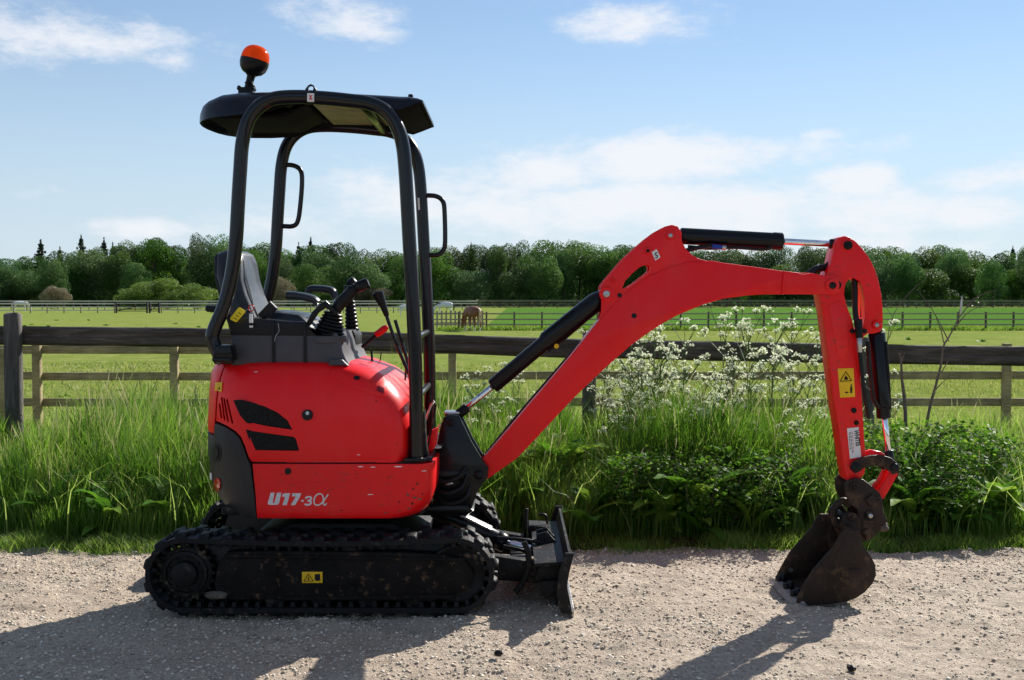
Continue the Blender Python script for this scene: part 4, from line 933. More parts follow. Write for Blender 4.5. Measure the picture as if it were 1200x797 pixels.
    yf = yo-.012*s_
    c0_, c1_ = sorted((yo-.09*s_, yo-.15*s_)); fc_ = prism('dark_gap_fill', [(XR_+.0,.045),(XR_-.06,.10),(XR_-.08,ZC),(XR_-.05,.27),(XR_+.02,.315),(XF_-.02,.315),(XF_+.06,.27),(XF_+.08,ZC),(XF_+.06,.10),(XF_,.045)], c0_, c1_, M['plug'], None, .01); fc_.parent = fr  # added black fill: stops light through the gaps between belt and frame
    def fp(name, pts, dep, mat, bev=.003): u0, u1 = sorted((yf+dep*s_, yf-.004*s_)); c_ = prism(name, pts, u0, u1, mat, None, bev); c_.parent = fr; return c_
    fp('cover_plate', [(X(255,Y0),.105),(X(256,Y0),.255),(X(322,Y0),.262),(X(322,Y0),.105)], .006, M['frame'])
    fp('frame_rib', [(X(262,Y0),.265),(X(262,Y0),.278),(X(545,Y0),.262),(X(545,Y0),.250)], .012, M['frame'])
    fp('frame_rib', [(X(330,Y0),.075),(X(330,Y0),.090),(X(535,Y0),.100),(X(528,Y0),.082)], .014, M['frame'])
    for uu in (300, 345, 420, 500): fp('frame_bolt', circ((X(uu,Y0), .165 if uu < 400 else .12), .011, 10), .008, M['dirtyblack'], .002)
    for k, uu in enumerate((318, 372, 428, 482)): lathe('bottom_roller', [(.01,-.09*s_),(.045,-.09*s_),(.05,-.085*s_),(.05,-.03*s_),(.03,-.02*s_),(.01,-.02*s_)], (X(uu,Y0), yo, .085), M['dirtyblack'], ex, 'y', 18)
    lathe('top_roller', [(.01,-.12*s_),(.032,-.12*s_),(.036,-.11*s_),(.036,-.04*s_),(.02,-.03*s_),(.01,-.03*s_)], (X(405,Y0), yo, .292), M['dirtyblack'], ex, 'y', 18)
    return belt, fr, yf
belt, frm, yf = make_track(Y0, Y0+.23, -1, None)
make_track(Y1-.23, Y1, 1, None)
# clod of dried mud lying on the near frame, mud caked on the idler end
def clod(name, c, s, seed, mat='mud', parent=ex):
    bm = bmesh.new(); bmesh.ops.create_icosphere(bm, subdivisions=3, radius=1); rg = random.Random(seed)
    for v in bm.verts:
        q = fbm(np.array([v.co.x*1.8+seed*3+10]), np.array([v.co.z*1.8+v.co.y+10]), seed, 4)[0]; v.co *= .65+.7*q
    bmesh.ops.scale(bm, vec=s, verts=bm.verts); bmesh.ops.translate(bm, vec=c, verts=bm.verts); o = link(name, from_bm(bm, name, 60), M[mat]); o.parent = parent
    if parent.type == 'EMPTY': o.matrix_parent_inverse = Matrix.Translation(-Vector(parent.location))
    return o
clod('mud_clod', (X(250,Y0), Y0+.015, Z(698,Y0)), (.052,.035,.018), 4)
rgm = random.Random(8)
for k in range(7):
    uu, vv = rgm.uniform(490, 548), rgm.uniform(664, 702); clod('mud_cake', (X(uu,Y0), yf+.006, Z(vv,Y0)), (rgm.uniform(.02,.045), .008, rgm.uniform(.012,.03)), 20+k, 'frame', frm)
# shiny worn patches: bright mud on lugs near the front
for (uu, dy, vv, s) in ((568,.05,652,.025),(573,.12,668,.022),(560,.09,640,.02)):
    clod('mud_cake', (X(uu,Y0+dy), Y0+dy, Z(vv,Y0+dy)), (s*1.1,s*1.6,s*.9), int(uu), 'mud', belt)
# warning sticker on the near side frame
st = prism('warning_sticker', prj([(354,670),(378,670),(378,683),(354,683)], yf), yf-.0035, yf-.0005, M['yellow'], None, .0005); st.parent = frm
def tri_sign(u0, v0, u1, v1, u2, v2, Y, par, wd=.8):
    for (a, b_) in (((u0,v0),(u1,v1)),((u1,v1),(u2,v2)),((u2,v2),(u0,v0))):
        p, q = W(*a, Y), W(*b_, Y); c_ = tube('sign_line', [p, q], wd/F*Y/2, M['ink'], None, 6, flat=1); c_.parent = par
tri_sign(356,681,361.5,672.5,367,681, yf-.0040, st, .8)
c_ = prism('pictogram', prj([(369,673),(375,672.5),(375.5,680),(372,681),(369,680)], yf-.003), yf-.0045, yf-.003, M['ink'], None, 0); c_.parent = st
c_ = prism('pictogram', prj([(361,676),(362.3,676),(362.3,680),(361,680)], yf-.003), yf-.0045, yf-.003, M['ink'], None, 0); c_.parent = st
# centre frame, slew ring
prism('centre_frame', [(-1.15,.14),(-1.2,.30),(-1.0,.37),(-.55,.37),(-.40,.30),(-.42,.16)], 5.24, 5.91, M['dirtyblack'], ex, .015)
lathe('slew_ring', [(.05,.36),(.25,.36),(.25,.40),(.23,.405),(.23,.43),(.26,.435),(.26,.455),(.05,.455)], (-.86, YC, 0), M['dirtyblack'], ex, 'z', 40)
box('swivel_deck', ((-.86), YC, .435), (.92,.80,.035), M['dirtyblack'], ex, .008)

# ---- dozer blade ---------------------------------------------------
bx_ = X(669, 5.0)
bp = [(.262,.018),(.245,.05),(.232,.10),(.232,.15),(.243,.21),(.262,.277)]
bpf = cr([(x, 0, z) for x, z in bp], 3)
outl = [(p.x, p.z) for p in bpf] + [(p.x-.012, p.z) for p in bpf[::-1]]
bld = prism('dozer_blade', outl, Y0, Y1, M['dirtyblack'], ex, .002)
for yy in (Y0, Y1-.012):      # end plates
    c_ = prism('end_plate', [(.268,.015),(.250,.05),(.243,.10),(.243,.15),(.254,.21),(.272,.285),(.235,.285),(.205,.20),(.195,.10),(.215,.02)], yy-(.004 if yy == Y0 else 0), yy+.012+(.004 if yy != Y0 else 0), M['dirtyblack'], None, .002); c_.parent = bld
c_ = box('cutting_edge', Vector((.266, YC, .022)), (.012, 1.15, .045), M['steel'], None, .003); c_.parent = bld
c_ = prism('back_rail', [(.13,.06),(.13,.13),(.225,.135),(.228,.06)], Y0+.12, Y1-.12, M['dirtyblack'], None, .005); c_.parent = bld
c_ = prism('back_rail', [(.10,.20),(.10,.215),(.246,.225),(.246,.205)], Y0+.10, Y1-.10, M['dirtyblack'], None, .003); c_.parent = bld
for yy in (5.16, 5.44, 5.71, 5.98):
    c_ = prism('gusset', [(.10,.12),(.13,.205),(.24,.215),(.232,.12)], yy-.006, yy+.006, M['dirtyblack'], None, .002); c_.parent = bld
for (ya_, yb_) in ((5.27,5.33),(5.82,5.88)):
    prism('blade_arm', [(-.52,.13),(-.52,.225),(-.10,.215),(.12,.18),(.225,.17),(.225,.085),(.10,.085)], ya_, yb_, M['dirtyblack'], ex, .006)
box('arm_crossmember', Vector((.03, YC, .14)), (.08,.50,.07), M['dirtyblack'], ex, .008)
# blade cylinder on the centre line
p0, p1 = W(508,596,YC), W(590,636,YC); pe = W(648,648,YC)
d_ = (p1-p0).normalized()
cyl_ = rod('blade_cylinder', p0, p1, .042, M['black'], ex, 24)
c_ = rod('gland', p1-d_*.045, p1+d_*.012, .046, M['black'], None); c_.parent = cyl_
c_ = rod('piston_rod', p1, pe, .016, M['chrome'], None); c_.parent = cyl_
c_ = box('cylinder_guard', (p0+p1)/2+Vector((-.02,0,.05)), (.30,.085,.012), M['steel'], None, .003, Euler((0, math.atan2(-(p1-p0).z, (p1-p0).x), 0))); c_.parent = cyl_
for yy in (YC-.05, YC+.05): prism('blade_lug', [(.12,.14),(.12,.26),(.17,.275),(.235,.20),(.235,.14)], yy-.007, yy+.007, M['dirtyblack'], ex, .003)
# curved bracket, upright pin, tray and hook on the blade
tube('hose_guard', cr([W(614,635,5.2), W(619,648,5.2), W(619,666,5.2), W(613,682,5.2), W(604,694,5.2)], 5), .009, M['dirtyblack'], ex, 8, flat=1.5)
rod('upright_pin', W(617,596,5.75), W(615,634,5.75), .009, M['dirtyblack'], ex, 10)
tr_ = prism('tool_tray', prj([(618,616),(620,613),(642,614),(643,618),(638,626),(620,627)], 5.9), 5.83, 5.98, M['dirtyblack'], ex, .004)
tube('tray_hook', cr([W(641,622,5.9), W(641,608,5.9), W(638,603,5.9), W(631,603,5.9)], 4), .006, M['dirtyblack'], ex, 8)
tube('tray_hook', cr([W(640,676,5.3), W(640,664,5.3), W(644,659,5.3), W(651,656,5.3)], 4), .006, M['steel'], ex, 8)
for k, (a, b_) in enumerate((((583,630),(652,640)),((590,640),(640,655)))): tube('blade_hose', cr([W(*a, 5.52), W((a[0]+b_[0])/2, (a[1]+b_[1])/2-2, 5.5), W(*b_, 5.52)], 5), .009, M['hose'], ex, 8)

# ---- bodywork ------------------------------------------------------
def body_loft(levels, name, half=.485):
    """levels (z, x_rear, x_front, half width, rear ellipse, front corner radius)"""
    bm = bmesh.new(); rings = []
    for z, xr, xf, hw, ra, rf in levels:
        half_ = []
        for k in range(19):
            a = (math.pi/2)*k/18; e = 2/2.35; half_.append((xr+ra-ra*math.cos(a)**e, -hw*math.sin(a)**e if k else 0))
        x1 = xr+ra; x2 = xf-rf
        for k in range(1, 12): half_.append((x1+(x2-x1)*k/12, -hw))
        for k in range(9): a = (math.pi/2)*k/8; half_.append((x2+rf*math.sin(a), -hw+rf*(1-math.cos(a))))
        half_.append((xf, 0)); pts = half_ + [(x, -y) for x, y in half_[-2:0:-1]]
        rings.append([bm.verts.new((x, YC+y, z)) for x, y in pts])
    n = len(rings[0])
    for i in range(len(rings)-1):
        for k in range(n): bm.faces.new((rings[i][k], rings[i][(k+1) % n], rings[i+1][(k+1) % n], rings[i+1][k]))
    bm.faces.new(rings[0][::-1]); bm.faces.new(rings[-1]); bmesh.ops.recalc_face_normals(bm, faces=bm.faces); return bm
def zb(v): return Z(v, 5.1)
def xb(u, Y=5.42): return X(u, Y)
def lv(v, ur, uf, hw, ra=.40, rf=.10): return (zb(v), xb(ur), X(uf, 5.15), hw, max(.10, .40-(xb(ur)-xb(240))), rf)
upper = [lv(541,240,479,.485), lv(525,240,479.5,.485), lv(505,240,479.5,.484), lv(488,240.3,477,.482), lv(472,241,471.5,.477,.40,.11), lv(460,242,464,.469,.40,.12), lv(450,243,455,.458,.40,.13), lv(442,244,445,.446,.40,.14), lv(436,245,432,.433,.39,.15), lv(431,247,420,.417,.38,.15), lv(427.5,250,409,.398,.36,.15), lv(425.5,256,401,.375,.34,.14)]
lower = [lv(607.5,240,484,.474,.42,.12), lv(604,240,492,.481,.42,.12), lv(598,240,500,.484,.41,.11), lv(588,240,505,.485), lv(577,240,508,.485), lv(560,240,509,.485), lv(546,240.3,509,.485), lv(537.5,240,509,.485)]
full = [lv(635,312,450,.470), lv(620,298,450,.478), lv(610.6,274,450,.483), lv(601,260,450,.486), lv(589.5,251,450,.487), lv(572,243,450,.488), lv(541,239.6,450,.488), lv(500,239.6,450,.488), lv(460,241.7,450,.474), lv(440,244,450,.444), lv(428,249,445,.402), lv(424,255,440,.375)]
def solid(name, lvls, mat, outline, bev=.006, ang=40):
    me = from_bm(body_loft(lvls, name), name, 40); o = link(name, me, mat, ex)
    return boolean(o, bm_prism(prj(outline, 5.12), 4.6, 6.6), 'INTERSECT', ang, bev)
hood_out = [(257.5,400),(258,424),(252,445),(248.3,470),(246.8,496),(251,496.5),(262,499.3),(275,505),(283,512),(288.5,524),(292.5,535),(297,541),(530,541),(530,400)]
cowl_out = [(225,514),(243,514),(245,499.5),(247,499),(262,502),(273.5,507.5),(281,514),(286,525),(290,536),(294.5,545),(296.5,560),(299,580),(301.5,607),(225,607)]
strip_out = [(225,400),(256,400),(256,424.5),(249.8,445),(246,470),(244.6,497.5),(242.5,511.5),(225,511.5)]
skirt_out = [(297.2,543),(530,543),(530,640),(304.5,640),(301,580),(298.8,560)]
hood = solid('engine_hood', upper, M['red'], hood_out)
cowl = solid('rear_cowl', full, M['cowl'], cowl_out); cowl['label'] = 'charcoal plastic rear cowl'
strip = solid('rear_bonnet', full, M['red'], strip_out)
skirt = solid('side_skirt', lower, M['redw'], skirt_out); skirt['label'] = 'scuffed red lower body panel with white lettering'
# black core added inside to block light, so the seams read dark
core = [(z, xr+.02, xf-.02, hw-.02, ra, rf) for z, xr, xf, hw, ra, rf in [lv(604,305,478,.470), lv(590,262,500,.485), lv(541,243,505,.485)]]
link('seam_light_block', from_bm(body_loft(core, 'core'), 'seam_light_block'), M['plug'], ex)
core = [(z, xr+.02, xf-.02, hw-.02, ra, rf) for z, xr, xf, hw, ra, rf in [lv(541,243,477,.485), lv(490,242,474,.48), lv(450,246,452,.455), lv(434,250,425,.42), lv(429,256,408,.39)]]
link('seam_light_block', from_bm(body_loft(core, 'core'), 'seam_light_block'), M['plug'], ex)
# top plate behind the seat
# vents: cut into the hood, mesh set back inside
vents = [[(275,470.5),(283.7,470),(308.7,476),(325.4,483.7),(337,493),(342.6,503.8),(313.5,499.8),(289.6,495),(282.5,487)],
         [(289.6,504.6),(311,507.5),(344,512),(347,514.7),(350.6,528.5),(299,527.8),(294.4,518)]]
for vp in vents:
    P_ = prj(vp, 5.09); boolean(hood, bm_prism(P_, 4.9, 5.25, 0), 'DIFFERENCE', 40)
for vp in vents:
    cx = sum(p[0] for p in vp)/len(vp); cv = sum(p[1] for p in vp)/len(vp); big = [(cx+(p[0]-cx)*1.06, cv+(p[1]-cv)*1.08) for p in vp]
    vg = prism('vent_grille', prj(big, 5.10), 5.103, 5.112, M['vent'], None, 0); vg.parent = hood
slots = [((253.9,475),(257.2,491)),((257,467),(262,493)),((260.8,468.5),(267,494.5)),((265,469),(273,496))]
for (a, b_) in slots:
    w_ = 1.35; q = [(a[0]-w_,a[1]),(a[0]+w_*.4,a[1]-1.5),(a[0]+w_,a[1]),(b_[0]+w_,b_[1]-1),(b_[0]+w_*.3,b_[1]+.8),(b_[0]-w_,b_[1]-.5)]
    boolean(hood, bm_prism(prj(q, 5.15), 4.9, 5.32, 0), 'DIFFERENCE', 40)
    # core shows black through the slot
# surface point finder for things sitting on the curved side
from mathutils.bvhtree import BVHTree
def bvh(o): bm = bmesh.new(); bm.from_mesh(o.data); t = BVHTree.FromBMesh(bm); bm.free(); return t
TH, TS, TC, TB = bvh(hood), bvh(skirt), bvh(cowl), bvh(strip)
def hit(tree_, u, v):
    d = (W(u, v, 6)-Vector((0,0,1.4))).normalized(); return tree_.ray_cast(Vector((0,0,1.4)), d)
def patch(name, pts, trees, mat, parent, off=.0022, thick=.003, sub=2):
    """a thin plate that follows the curved panel behind it"""
    bm = bmesh.new(); tris = tessellate_polygon([[Vector((u, v, 0)) for u, v in pts]])
    vs = [bm.verts.new((u, v, 0)) for u, v in pts]
    for t3 in tris:
        try: bm.faces.new([vs[i] for i in t3])
        except ValueError: pass
    bmesh.ops.subdivide_edges(bm, edges=list(bm.edges), cuts=sub, use_grid_fill=True)
    norms = []; bad = []
    for vv in bm.verts:
        best = None
        for tr in trees:
            l, n_, i_, dd = hit(tr, vv.co.x, vv.co.y)
            if l is not None and (best is None or dd < best[2]): best = (l, n_, dd)
        if best:
            nn = best[1] if best[1].y < 0 else -best[1]; vv.co = best[0]+nn*off; norms.append(nn)
        else: bad.append(vv)
    nv = sum(norms, Vector()).normalized()
    bmesh.ops.delete(bm, geom=bad, context='VERTS')
    r_ = bmesh.ops.extrude_face_region(bm, geom=list(bm.faces)); vv2 = [g_ for g_ in r_['geom'] if isinstance(g_, bmesh.types.BMVert)]
    bmesh.ops.translate(bm, verts=vv2, vec=nv*thick); o = link(name, from_bm(bm, name, 50), mat); o.parent = parent
    if parent.type == 'EMPTY': o.matrix_parent_inverse = Matrix.Translation(-Vector(parent.location))
    return o
patch('hood_lock', circ((360.5,486.3), 6.4, 18), [TH], M['plug'], hood, .001, .008)
patch('lock_cap', circ((360.8,484.2), 2.2, 10), [TH], M['steel'], hood, .010, .003)
patch('plug', circ((337.5,552.3), 3.9, 14), [TS], M['plug'], skirt, .0005, .003)
patch('grab_recess', [(254+5.6*math.cos(a), 531+11*math.sin(a)) for a in [2*math.pi*k/20 for k in range(20)]], [TC], M['plug'], cowl, .0005, .002)
patch('grab_rim', [(253+4.0*math.cos(a), 531+8*math.sin(a)) for a in [2*math.pi*k/20 for k in range(20)]], [TC], M['dgrey'], cowl, .003, .003)
patch('red_reflector', [(255.5+3.6*math.cos(a), 568+8.2*math.sin(a)) for a in [2*math.pi*k/20 for k in range(20)]], [TC], M['lens_red'], cowl, .0005, .006)
patch('rear_sticker', [(253.5,448.5),(261,448),(260.5,459),(252.5,458)], [TH, TB], M['yellow'], hood)
patch('print_mark', [(254,455.6),(256.5,456.3),(256.3,457.2),(253.8,456.6)], [TH], M['ink'], hood, .0055, .001, 0)
patch('print_mark', [(257.6,455.3),(258.6,453),(259,456.8),(257.2,456.9)], [TH], M['ink'], hood, .0055, .001, 0)
patch('white_mark', [(247,554),(248.8,554),(249.2,562),(247.6,562)], [TC], M['white'], cowl)
# pressed rib round the lettering on the skirt
for (a, b_) in (((314,565.5),(441,565.5)),((312,567),(312,577)),((443,567),(443,577))):
    if a[0] == b_[0]: q = [(a[0]-.6,a[1]),(a[0]+.6,a[1]),(b_[0]+.6,b_[1]),(b_[0]-.6,b_[1])]
    else: q = [(a[0],a[1]-.7),(b_[0],b_[1]-.7),(b_[0],b_[1]+.7),(a[0],a[1]+.7)]
    patch('pressed_rib', q, [TS], M['redw'], skirt, -.0005, .0025, 4)
patch('trim_strip', [(300,541.6),(505,538.2),(508,539),(508,541.2),(300,543.4)], [TS, TH], M['redw'], skirt, .0005, .004, 3)
rgc = random.Random(31)
def chip(u, v, a, b_, mt, tr_, par):
    n_ = 9; patch('paint_chip', [(u+a*math.cos(2*math.pi*k/n_)*rgc.uniform(.55, 1.1), v+b_*math.sin(2*math.pi*k/n_)*rgc.uniform(.5, 1.15)) for k in range(n_)], [tr_], M[mt], par, .0004, .0006, 0)
for u, v, a, b_, mt in [(423,547,5,.7,'white'),(437,547.5,3.5,.6,'white'),(466,547,6,.8,'white'),(434,579.5,4.5,.6,'white'),(478,580,1.6,2.2,'mud'),(486,583,3.6,1.1,'mud'),(492,585,3,1.2,'mud'),(484,573,1.6,1.3,'dirtyblack'),(489,567,1.8,1.5,'dirtyblack'),(483,590,2.0,1.8,'dirtyblack'),(479,596,3.0,.9,'mud'),(495,579,1.5,1.0,'dirtyblack'),
                         (455,560,1.2,.8,'dirtyblack'),(468,588,1.0,1.2,'dirtyblack'),(400,598,2.2,.6,'dirtyblack'),(330,556,.9,.7,'dirtyblack'),(497,552,3.2,.7,'white'),(452,601,2.6,.7,'mud'),(320,600,1.6,.6,'mud')]: chip(u, v, a, b_, mt, TS, skirt)
for u, v, a, b_, mt in [(441,470,.8,1.6,'dirtyblack'),(300,436,2.8,.5,'white'),(388,462,.7,.6,'dirtyblack'),(465,520,1.0,.7,'dirtyblack'),(420,533,2.4,.5,'white'),(330,455,.6,.5,'dirtyblack')]: chip(u, v, a, b_, mt, TH, hood)
# fuel flap: a lid that sits proud on the front corner of the hood
up2 = [(z+.004, xr, xf+.007, hw+.005, ra, rf) for z, xr, xf, hw, ra, rf in upper]
me = from_bm(body_loft(up2, 'lid'), 'fuel_flap', 40); lid = link('fuel_flap', me, M['red'], ex)
boolean(lid, bm_prism(prj([(386,438),(392,430),(420,428),(440,436),(452,449),(451.5,464),(445,463.5),(420,454.5),(400,447)], 5.13), 4.8, 5.42), 'INTERSECT', 40, .003)
TL = bvh(lid); patch('keyhole', [(418+3.8*math.cos(a), 443+2.4*math.sin(a)) for a in [2*math.pi*k/14 for k in range(14)]], [TL, TH], M['plug'], lid, .001, .002)
patch('dark_label', [(443,452),(450.5,455.5),(448.5,461.5),(441,457.5)], [TL, TH], simple('dark_red_label', (.22,.015,.03), .4, var=.1), lid, .001, .001)
# lettering U17-3a
yl = 5.09; s_y = hit(TS, 345, 585)[0].y-.003
def lett(body, u0, vb, hpx, wpx, name='lettering', off=.0, shear=.22):
    sz = hpx/F*s_y/.70; o = textmesh(name, body, sz, M['decal'], skirt, (0,0,0), shear=shear, off=off, ext=.0008)
    xs_ = [v.co.x for v in o.data.vertices]; w0 = max(xs_)-min(xs_); k_ = (wpx/F*s_y)/w0; zs = [v.co.z for v in o.data.vertices]; hz_ = max(zs)-min(zs); kz = (hpx/F*s_y)/hz_
    x0 = min(xs_); z0 = min(zs); P = W(u0, vb, s_y)
    for v in o.data.vertices:
        q = Vector((P.x+(v.co.x-x0)*k_, s_y, P.z+(v.co.z-z0)*kz)); l, n_, i_, d0 = TS.ray_cast(Vector((q.x, 4.5, q.z)), Vector((0,1,0)))
        v.co = Vector((q.x, (l.y if l else s_y)-.0012+v.co.y, q.z))
    return o
def surf(o, k=.12):
    for v in o.data.vertices:
        l, n_, i_, d0 = TS.ray_cast(Vector((v.co.x, 4.5, v.co.z)), Vector((0,1,0))); v.co.y = (l.y if l else s_y)-.0006+(v.co.y-s_y)*k
    o.parent = skirt; return o
def g12(pts): return [(300+a/12, 565+b_/12) for a, b_ in pts]
for q in ([(205,150),(260,150),(233,280),(240,297),(256,292),(295,150),(355,150),(325,295),(298,322),(180,322),(163,300),(170,270)],
          [(366,192),(380,165),(412,158),(480,158),(430,325),(372,325),(408,208),(368,208)],
          [(510,158),(635,158),(618,208),(548,325),(488,325),(560,203),(502,203)], [(637,252),(674,252),(668,277),(631,277)]):
    surf(prism('lettering', prj(g12(q), s_y), s_y-.006, s_y+.004, M['decal'], None, 0))
for q, w_ in (([(693,232),(715,214),(750,210),(774,222),(770,246),(745,262),(722,264)], 13), ([(745,264),(768,276),(768,300),(745,318),(710,322),(682,308)], 13),
              ([(1014,172),(985,215),(940,280),(890,320),(845,326),(818,300),(817,240),(845,188),(888,166),(925,178),(943,215),(944,280),(952,318),(976,322),(990,296)], 9.5)):
    surf(link('lettering', from_bm(bm_tube(cr([W(u, v, s_y) for u, v in g12(q)], 5), w_/12/F*s_y, 8), 'lettering'), M['decal']))

# floor, pedestal plate and step at the front of the body
box('floor_plate', Vector((X(455,5.3), YC, Z(537.5,5.09)-.012)), (.42,.86,.02), M['black'], ex, .004)
prism('front_bracket', prj([(483,541),(483,520),(478,500),(489,490),(498,480),(500,520),(503,540)], 5.2), 5.17, 5.24, M['dirtyblack'], ex, .004)
# swing bracket in the nose: lugs from the body to the swing post
for (v0, v1) in ((548,560),(588,600)): prism('swing_lug', prj([(490,v0),(490,v1),(548,v1),(556,(v0+v1)/2),(548,v0)], YC), YC-.10, YC+.10, M['black'], ex, .006)
tube('pedal_linkage', [W(497,498,5.5), W(505,475,5.5), W(509,470,5.5)], .006, M['steel'], ex, 8)
tube('pedal_linkage', [W(500,519,5.45), W(512,505,5.45), W(516,497,5.45)], .006, M['steel'], ex, 8)
box('travel_pedal', W(506,524,5.45), (.10,.10,.012), M['steel'], ex, .003, Euler((0, R(-8), 0)))
tube('pedal_linkage', [W(500,530,5.35), W(506,500,5.35), W(511,474,5.35)], .005, M['dirtyblack'], ex, 8)
prism('pedal_hinge', prj([(498,525),(505,504),(514,500),(512,520),(505,532)], 5.4), 5.36, 5.40, M['red'], ex, .003)

# ---- console, seat and levers -------------------------------------
cons = prism('seat_console', prj([(272,390),(395,390),(399,401),(401,412),(405,421),(409,428),(272,428)], 5.22), 5.20, 5.93, M['grey'], ex, .012)
cons['label'] = 'light grey plastic lower half of the seat console'
prism('console_top', prj([(271,374),(290,372),(340,377),(358,377),(363,383),(372,391),(392,391),(388,394),(271,393)], 5.22), 5.197, 5.932, M['dgrey'], ex, .01)
for uu in (320.5, 357.5): c_ = prism('console_seam', prj([(uu-1.6,377),(uu+1.6,377),(uu+1.9,426),(uu-1.3,426)], 5.2), 5.190, 5.202, M['dgrey'], None, .002); c_.parent = cons
prism('console_foot', prj([(388,421),(402,421),(409,428),(386,428)], 5.2), 5.17, 5.24, M['grey'], ex, .004)
# far side pod with the second joystick
prism('far_console', prj([(404,388),(418,386),(421,393),(420,412),(414,424),(406,420),(402,405)], 5.8), 5.68, 5.92, M['dgrey'], ex, .012)
cush = prism('seat_cushion', prj([(300,372),(318,364),(352,368),(362,376),(362,384),(300,384)], 5.4), 5.36, 5.80, M['seat'], ex, .02)
# backrest: side outline drawn across, heavily rounded
sb = prj([(249,300),(252,295),(260,292),(271,292),(278,296),(281,306),(283,328),(288,345),(295,362),(301,376),(292,386),(275,384),(266,366),(258,348),(252,325)], 5.36)
seat = prism('seat_backrest', sb, 5.35, 5.79, M['seat'], ex, .035, 50, 4)
def shoulders(o, c=5.57):
    z0, z1 = Z(345,5.36), Z(292,5.36)
    for v in o.data.vertices:
        f_ = max(0, (v.co.z-z0)/(z1-z0)); v.co.y = c+(v.co.y-c)*(1-.38*f_**2.2)
shoulders(seat)
# central padded panel, slightly proud
sp2 = prj([(276,300),(279,298),(282,306),(284.5,328),(289.5,345),(297,362),(302,374),(296,376),(288,360)], 5.36)
c_ = prism('seat_pad', sp2, 5.40, 5.745, M['seat'], None, .012, 50, 3); c_.parent = seat; shoulders(c_)
c_ = prism('seat_shell', prj([(246.5,300),(250,296),(256,300),(262,345),(276,380),(268,386),(256,352),(250,326)], 5.36), 5.37, 5.77, M['dgrey'], None, .012, 50, 3); c_.parent = seat; shoulders(c_)
prism('seat_frame', prj([(268,380),(300,374),(300,392),(270,392)], 5.4), 5.38, 5.80, M['dgrey'], ex, .01)
box('belt_reel', W(250,362,5.75), (.075,.06,.035), M['dgrey'], ex, .014, Euler((0, R(5), 0)))
prism('belt_buckle', prj([(303,369),(318,353),(326,361),(318,370),(310,374)], 5.3), 5.27, 5.31, M['dgrey'], ex, .004)
prism('console_wedge', prj([(318,372),(345,366),(363,372),(362,381),(330,378)], 5.5), 5.42, 5.62, M['dgrey'], ex, .006)
# arm rests
def armrest(pts, Y, w=.05):
    o = tube('armrest', cr([W(*p, Y) for p in pts], 5), .019, M['seat'], ex, 12, flat=1.0)
    for v in o.data.vertices: v.co.y = Y+(v.co.y-Y)*w/.019
    return o
armrest([(337,346.5),(345,346.5),(357,348),(368,351),(372.5,355)], 5.28)
rod('armrest_post', W(370,354,5.28), W(374,364,5.28), .007, M['steel'], ex, 10)
armrest([(362,343),(363,339.5),(368,338.5),(380,339),(389,341),(391.5,345),(392.5,349)], 5.72, .035)
rod('armrest_post', W(392,349,5.72), W(391,359,5.72), .006, M['steel'], ex, 10)
prism('lock_lever', prj([(360,378),(366,366),(376,356),(383,352),(392,361),(397,366),(394,370),(386,363),(382,361),(374,366),(366,378),(362,384)], 5.24), 5.215, 5.255, M['plug'], ex, .006)
def boot(name, c, ax, rs, mat=M['dgrey'], n=8, L=.16):
    """ribbed rubber bellows along an axis"""
    prof = []; ax = ax.normalized()
    for k in range(n): r_ = rs[0]+(rs[1]-rs[0])*k/(n-1); h = L*k/n; prof += [(r_*.84, h), (r_, h+L/n*.35), (r_, h+L/n*.55), (r_*.84, h+L/n*.95)]
    bm = bm_lathe([(.004, 0)]+prof+[(.004, L)], (0,0,0), 'z', 22); rot = Vector((0,0,1)).rotation_difference(ax).to_matrix().to_4x4()
    bmesh.ops.transform(bm, matrix=Matrix.Translation(c) @ rot, verts=bm.verts); return link(name, from_bm(bm, name, 60), mat, ex)
def joystick(base, top, Y, r0, r1, g0, g1, kn, L):
    b0, t0 = W(*base, Y), W(*top, Y); bo = boot('joystick', b0, t0-b0, (r0, r1), M['plug'], 8, (t0-b0).length)
    g0_, g1_ = W(*g0, Y), W(*g1, Y); d = (g1_-g0_)
    grp = tube('grip', cr([g0_, g0_+d*.35+Vector((-.004,0,.004)), g0_+d*.75, g1_], 4), [.024,.026,.026,.027,.028,.028,.027,.026,.025,.026,.028,.026,.016], M['plug'], None, 14); grp.parent = bo
    k0, k1 = W(*kn[0], Y), W(*kn[1], Y); c2 = tube('thumb_pad', [k0, k0+(k1-k0)*.15, k0+(k1-k0)*.85, k1], [.018,.026,.026,.018], M['plug'], None, 12); c2.parent = bo
    c3 = tube('collar', [k0-(k1-k0)*.08, k0+(k1-k0)*.02], .024, M['dgrey'], None, 14); c3.parent = bo
joystick((384,397), (391,366), 5.27, .083, .045, (391,368), (415,337), ((416,338),(432,331.5)), .13)
joystick((412.5,388), (410,352), 5.8, .036, .026, (409,356), (409,334), ((410,334),(417,328)), .13)
c_ = lathe('console_socket', [(.02,0),(.085,0),(.09,.012),(.085,.03),(.02,.03)], W(384,401,5.27), M['grey'], ex, 'z', 28)
